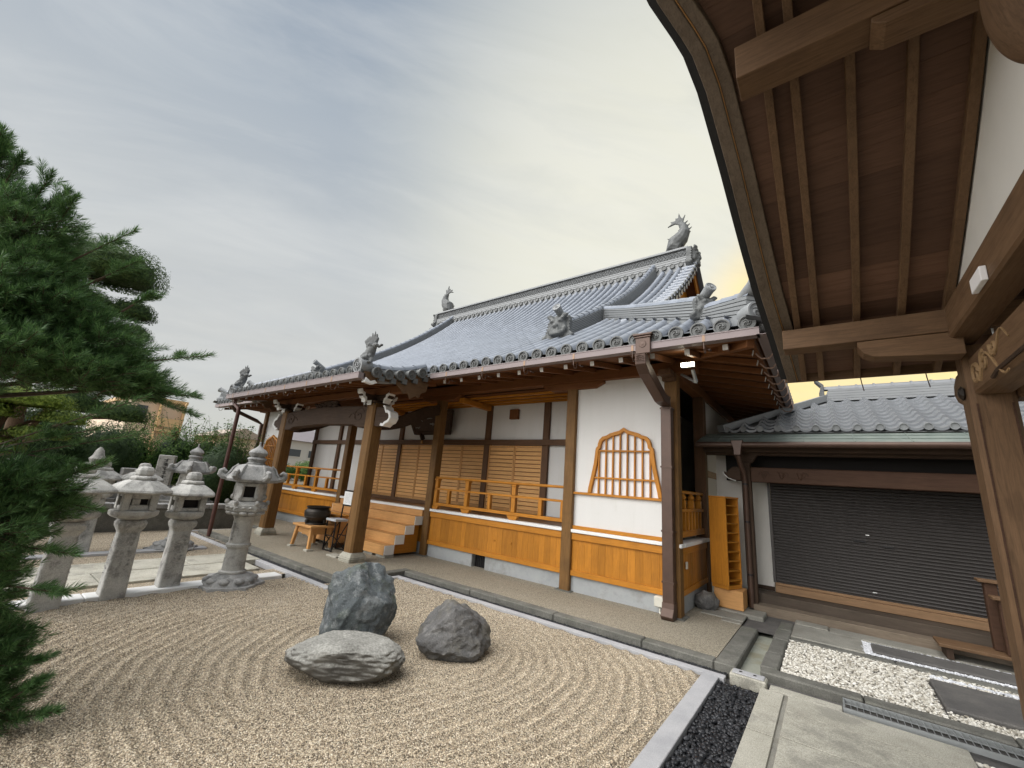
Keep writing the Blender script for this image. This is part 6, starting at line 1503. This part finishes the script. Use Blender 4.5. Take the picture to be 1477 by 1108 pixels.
def pads(name, loc, label, cat, trunk, lobes, mat, size, dens, rad=.12, group=None, lump=.1, flat=-.3):
    t = thing(name, loc, label, cat, group); br = MB(); cm_ = MB(); lv = MB(); seed = int(abs(loc[0]*10+loc[1]*7))
    trn = np.array(trunk); br.tube(trn, np.linspace(rad, rad*.4, len(trn)), 8)
    for i, (x, y, z, a, b, c) in enumerate(lobes):
        an = trn[np.argmin(np.abs(trn[:, 2]-(z-.4)))]; br.tube([an, (an[0]*.5+x*.5, an[1]*.5+y*.5, z-c*.5), (x, y, z-c*.2)], [rad*.5, rad*.35, rad*.2], 6)
        n = int(1.7*dens*(a*b+a*c+b*c)*4.2/3)
        p, v = shell((x, y, z), (a, b, c), n, seed+i, .72, flat, lump); V, F = leaves(p, v, size, seed+i); lv.raw(V, F); core(cm_, (x, y, z), (a, b, c), seed+i, .70, flat)
    obj('trunk', br, M['bark'], t, smooth=60); cr_ = obj('crown', lv, mat, t); obj('light_block_core', cm_, mat, t, parent=cr_)
    return t
pads('topiary_tree', (-10.6, -6.0, 0), 'tall cloud-pruned tree with dark clipped pads above the lanterns', 'tree', [(-10.6, -6.0, 0), (-10.5, -5.9, 1.5), (-10.7, -6.0, 3.0), (-10.6, -5.9, 4.4), (-10.5, -5.8, 5.4)],
     [(-10.1, -5.40, 5.40, .98, 1.02, .64), (-10.0, -4.92, 4.58, .46, .48, .30), (-10.1, -5.6, 4.55, .5, .5, .34), (-10.0, -4.82, 4.12, .44, .40, .24), (-10.2, -5.6, 3.7, .6, .6, .3), (-10.0, -4.55, 2.40, .42, .47, .32), (-10.2, -5.3, 2.5, .6, .6, .34), (-10.9, -6.9, 4.8, .8, .7, .5), (-10.7, -6.8, 3.4, .7, .7, .4)], M['trim'], .055, 1900, .14)
pads('pruned_pine', (-8.6, -6.3, 0), 'low yellow-green pruned pine with small clipped pads beneath the tall topiary tree', 'pine tree', [(-8.6, -6.3, 0), (-8.5, -6.2, .9), (-8.6, -6.2, 1.7), (-8.5, -6.1, 2.2)],
     [(-8.4, -6.0, 2.32, .58, .60, .22), (-8.3, -5.55, 2.08, .36, .38, .17), (-8.4, -6.4, 2.1, .45, .45, .2), (-8.3, -5.75, 1.80, .38, .40, .16), (-8.4, -6.2, 1.55, .42, .42, .18), (-8.6, -6.9, 2.4, .5, .5, .2), (-8.6, -6.8, 1.9, .5, .5, .2)], M['trim_y'], .05, 2300, .07, None, .25)
pads('dark_shrub', (-11.9, -1.95, .0), 'dark rounded evergreen shrub behind the leaning-looking rusty pipe', 'shrub', [(-11.9, -1.95, .2), (-11.9, -1.95, 1.2)], [(-12.0, -1.88, 1.20, .66, .66, .98), (-12.3, -1.45, .9, .5, .5, .7)], M['bush'], .055, 2300, .06, None, .16, -.9)['label'] = 'dark rounded evergreen shrub between the graves and the rusty downspout'
pads('dark_shrub', (-12.9, -5.6, .0), 'broad dark green shrub behind the darkest far lantern', 'shrub', [(-12.9, -5.6, .2), (-12.9, -5.6, 1.2)], [(-13.3, -4.2, 1.4, .8, .8, 1.05), (-13.2, -5.4, 1.6, .9, .95, 1.25), (-13.2, -6.6, 1.8, .9, 1.0, 1.4), (-13.2, -8.0, 1.8, .9, 1.0, 1.4)], M['bush'], .06, 1900, .08, None, .2, -.9)['label'] = 'broad dark green shrub mass rising behind the small stone pagoda'
hd = thing('hedge', (-14.2, -3.0, .3), 'bright green loose hedge with upright shoots behind the inscribed grave stone', 'hedge')
lv, cm_, sh_ = MB(), MB(), MB()
for i, (x, y, z, a, b, c) in enumerate([(-14.2, -1.7, 1.5, .8, .8, 1.1), (-14.1, -2.5, 1.5, .8, .75, 1.1), (-14.3, -3.5, 1.45, .8, .7, 1.0), (-14.4, -4.8, 1.3, .8, .8, .9), (-14.6, -.8, 1.45, .8, .7, 1.1)]):
    p, v = shell((x, y, z), (a, b, c), 5200, 60+i, .68, -.9, .25); V, F = leaves(p, v, .085, 60+i, .4); lv.raw(V, F); core(cm_, (x, y, z), (a, b, c), 60+i, .62, -.9)
sp_ = []
for k in range(95):
    b = np.array([rng.uniform(-14.6, -13.6), rng.uniform(-4.2, -.9), rng.uniform(2.0, 2.5)]); l = rng.uniform(.25, .6); tp = b+np.array([rng.normal(0, .12), rng.normal(0, .12), l]); sh_.tube([b, tp], [.007, .003], 4, False)
    for q in range(14): sp_.append(b+(tp-b)*rng.uniform(.2, 1)+rng.normal(0, .045, 3))
sp_ = np.array(sp_); V, F = leaves(sp_, np.tile([0, 0, 1.], (len(sp_), 1)), .085, 91, .38); lv.raw(V, F)
cr_ = obj('foliage', lv, M['hedge'], hd); obj('light_block_core', cm_, M['bush'], hd, parent=cr_); obj('stems', sh_, M['twig'], hd)  # darker solid core added inside the hedge to block light
sa = thing('sapling', (-13.2, -.95, .0), 'thin young tree with sparse upright leafy shoots beside the hall corner', 'tree')
br = MB(); pts = []
for k in range(9):
    b = np.array([-13.2, -1.0, .4]); tp = np.array([-13.2+rng.normal(0, .28), -.95+rng.normal(0, .34), rng.uniform(2.1, 2.95)]); m_ = (b+tp)/2+np.array([0, 0, .2]); br.tube([b, m_, tp], [.02, .012, .004], 5, False)
    for q in range(60): t = rng.uniform(.45, 1); pts.append(m_+(tp-m_)*t+rng.normal(0, .07, 3))
pts = np.array(pts); V, F = leaves(pts, np.tile([0, 0, 1.], (len(pts), 1)), .08, 95, .42); obj('crown', MB().raw(V, F), M['hedge'], sa); obj('trunk', br, M['twig'], sa)

# ================================================================== the town behind
M['roof_tan'] = plain('tan_roof', (.40, .33, .27), .8)
def house(name, loc, size, label, cat, wall, roofm=None, rz=0.0, floors=2, cols=3, roof='gable', extra=None):
    h = thing(name, loc, label, cat); x, y, z = loc; a, b, c = size
    obj('wall', B(x-a/2, x+a/2, y-b/2, y+b/2, z, z+c), wall, h)
    for f in range(floors):
        for k in range(cols):
            yy = y-b/2+b*(k+.5)/cols; zz_ = z+c*(f+.38)/floors; w_ = min(1.1, b/cols*.3); hh = c/floors*.18
            fr = obj('window', B(x+a/2+.01, x+a/2+.10, yy-w_-.1, yy+w_+.1, zz_-hh-.1, zz_+hh+.1), M['bldg_w'], h); obj('pane', B(x+a/2+.101, x+a/2+.115, yy-w_, yy+w_, zz_-hh, zz_+hh), M['glass'], h, parent=fr)
    if roof == 'gable':
        mb = MB().prism([(-b/2-.6, 0), (b/2+.6, 0), (0, b*.24)], lambda u, v, q: (x+q, y+u, z+c+.01+v), -a/2-.5, a/2+.5); obj('roof', mb, roofm, h)
    elif roof == 'side':
        mb = MB().prism([(-a/2-.6, 0), (a/2+.6, 0), (0, a*.24)], lambda u, v, q: (x+u, y+q, z+c+.01+v), -b/2-.5, b/2+.5); obj('roof', mb, roofm, h)
    else:
        mb = MB(); mb.box(x-a/2-.2, x+a/2+.2, y-b/2-.2, y+b/2+.2, z+c+.01, z+c+.35); obj('roof', mb, roofm, h)
    return h
bl = house('apartment_building', (-60, 4.25, -.1), (20, 4.1, 7.0), 'beige flat-roofed building with orange framed balconies beyond the hedge', 'building', M['bldg'], M['bldg_o'], floors=2, cols=0, roof='flat')
for k in range(2):
    fr = obj('balcony', B(-49.99, -49.2, 4.3, 6.3, .9+3.1*k, 1.15+3.1*k), M['bldg_o'], bl); mb = MB()
    for yy in (4.3, 6.2): mb.box(-49.99, -49.3, yy, yy+.12, 1.16+3.1*k, 3.99+3.1*k)
    mb.box(-49.3, -49.22, 4.43, 6.19, 1.4+3.1*k, 2.2+3.1*k); obj('railing', mb, M['bldg_o'], bl, parent=fr)
    wn = obj('window', B(-49.98, -49.94, 2.7, 3.5, 1.9+3.1*k, 3.2+3.1*k), M['glass'], bl)
h1 = house('town_house', (-62, 24.5, -.1), (9, 8.5, 5.4), 'pale two-storey house with a brown roof and roof aerials seen under the porch', 'house', M['bldg_w'], M['roof_far'], floors=2, cols=3, roof='side')
mb = MB()
for yy, hh in ((22.8, 3.4), (25.6, 2.6), (26.8, 2.2)):
    mb.tube([(-60.5, yy, 6.5), (-60.5, yy, 6.9+hh)], .05, 5)
    for q in range(4): mb.tube([(-60.5, yy-.6+.1*q, 6.6+hh-.4*q), (-60.5, yy+.6-.1*q, 6.6+hh-.4*q)], .03, 4)
obj('aerial', mb, M['galv'], h1)
house('town_house', (-58, 13.6, -.1), (8, 5.0, 4.6), 'low house with a tan gable beside the hall corner far away', 'house', M['bldg'], M['roof_tan'], floors=1, cols=2)
house('town_house', (-70, 36, -.1), (9, 11, 5.0), 'distant white house standing beyond the one with roof aerials', 'house', M['bldg_w'], M['roof_far'], floors=2, cols=3, roof='side')
pads('round_bush', (-44, 17.2, 0), 'far light green rounded bush in front of the pale house', 'shrub', [(-44, 17.2, 0), (-44, 17.2, 1.0)], [(-44, 17.2, 1.3, 1.4, 1.9, 1.2), (-44.5, 14.5, 1.0, 1.3, 1.6, 1.0)], M['hedge'], .28, 120, .1, None, .2, -.9)
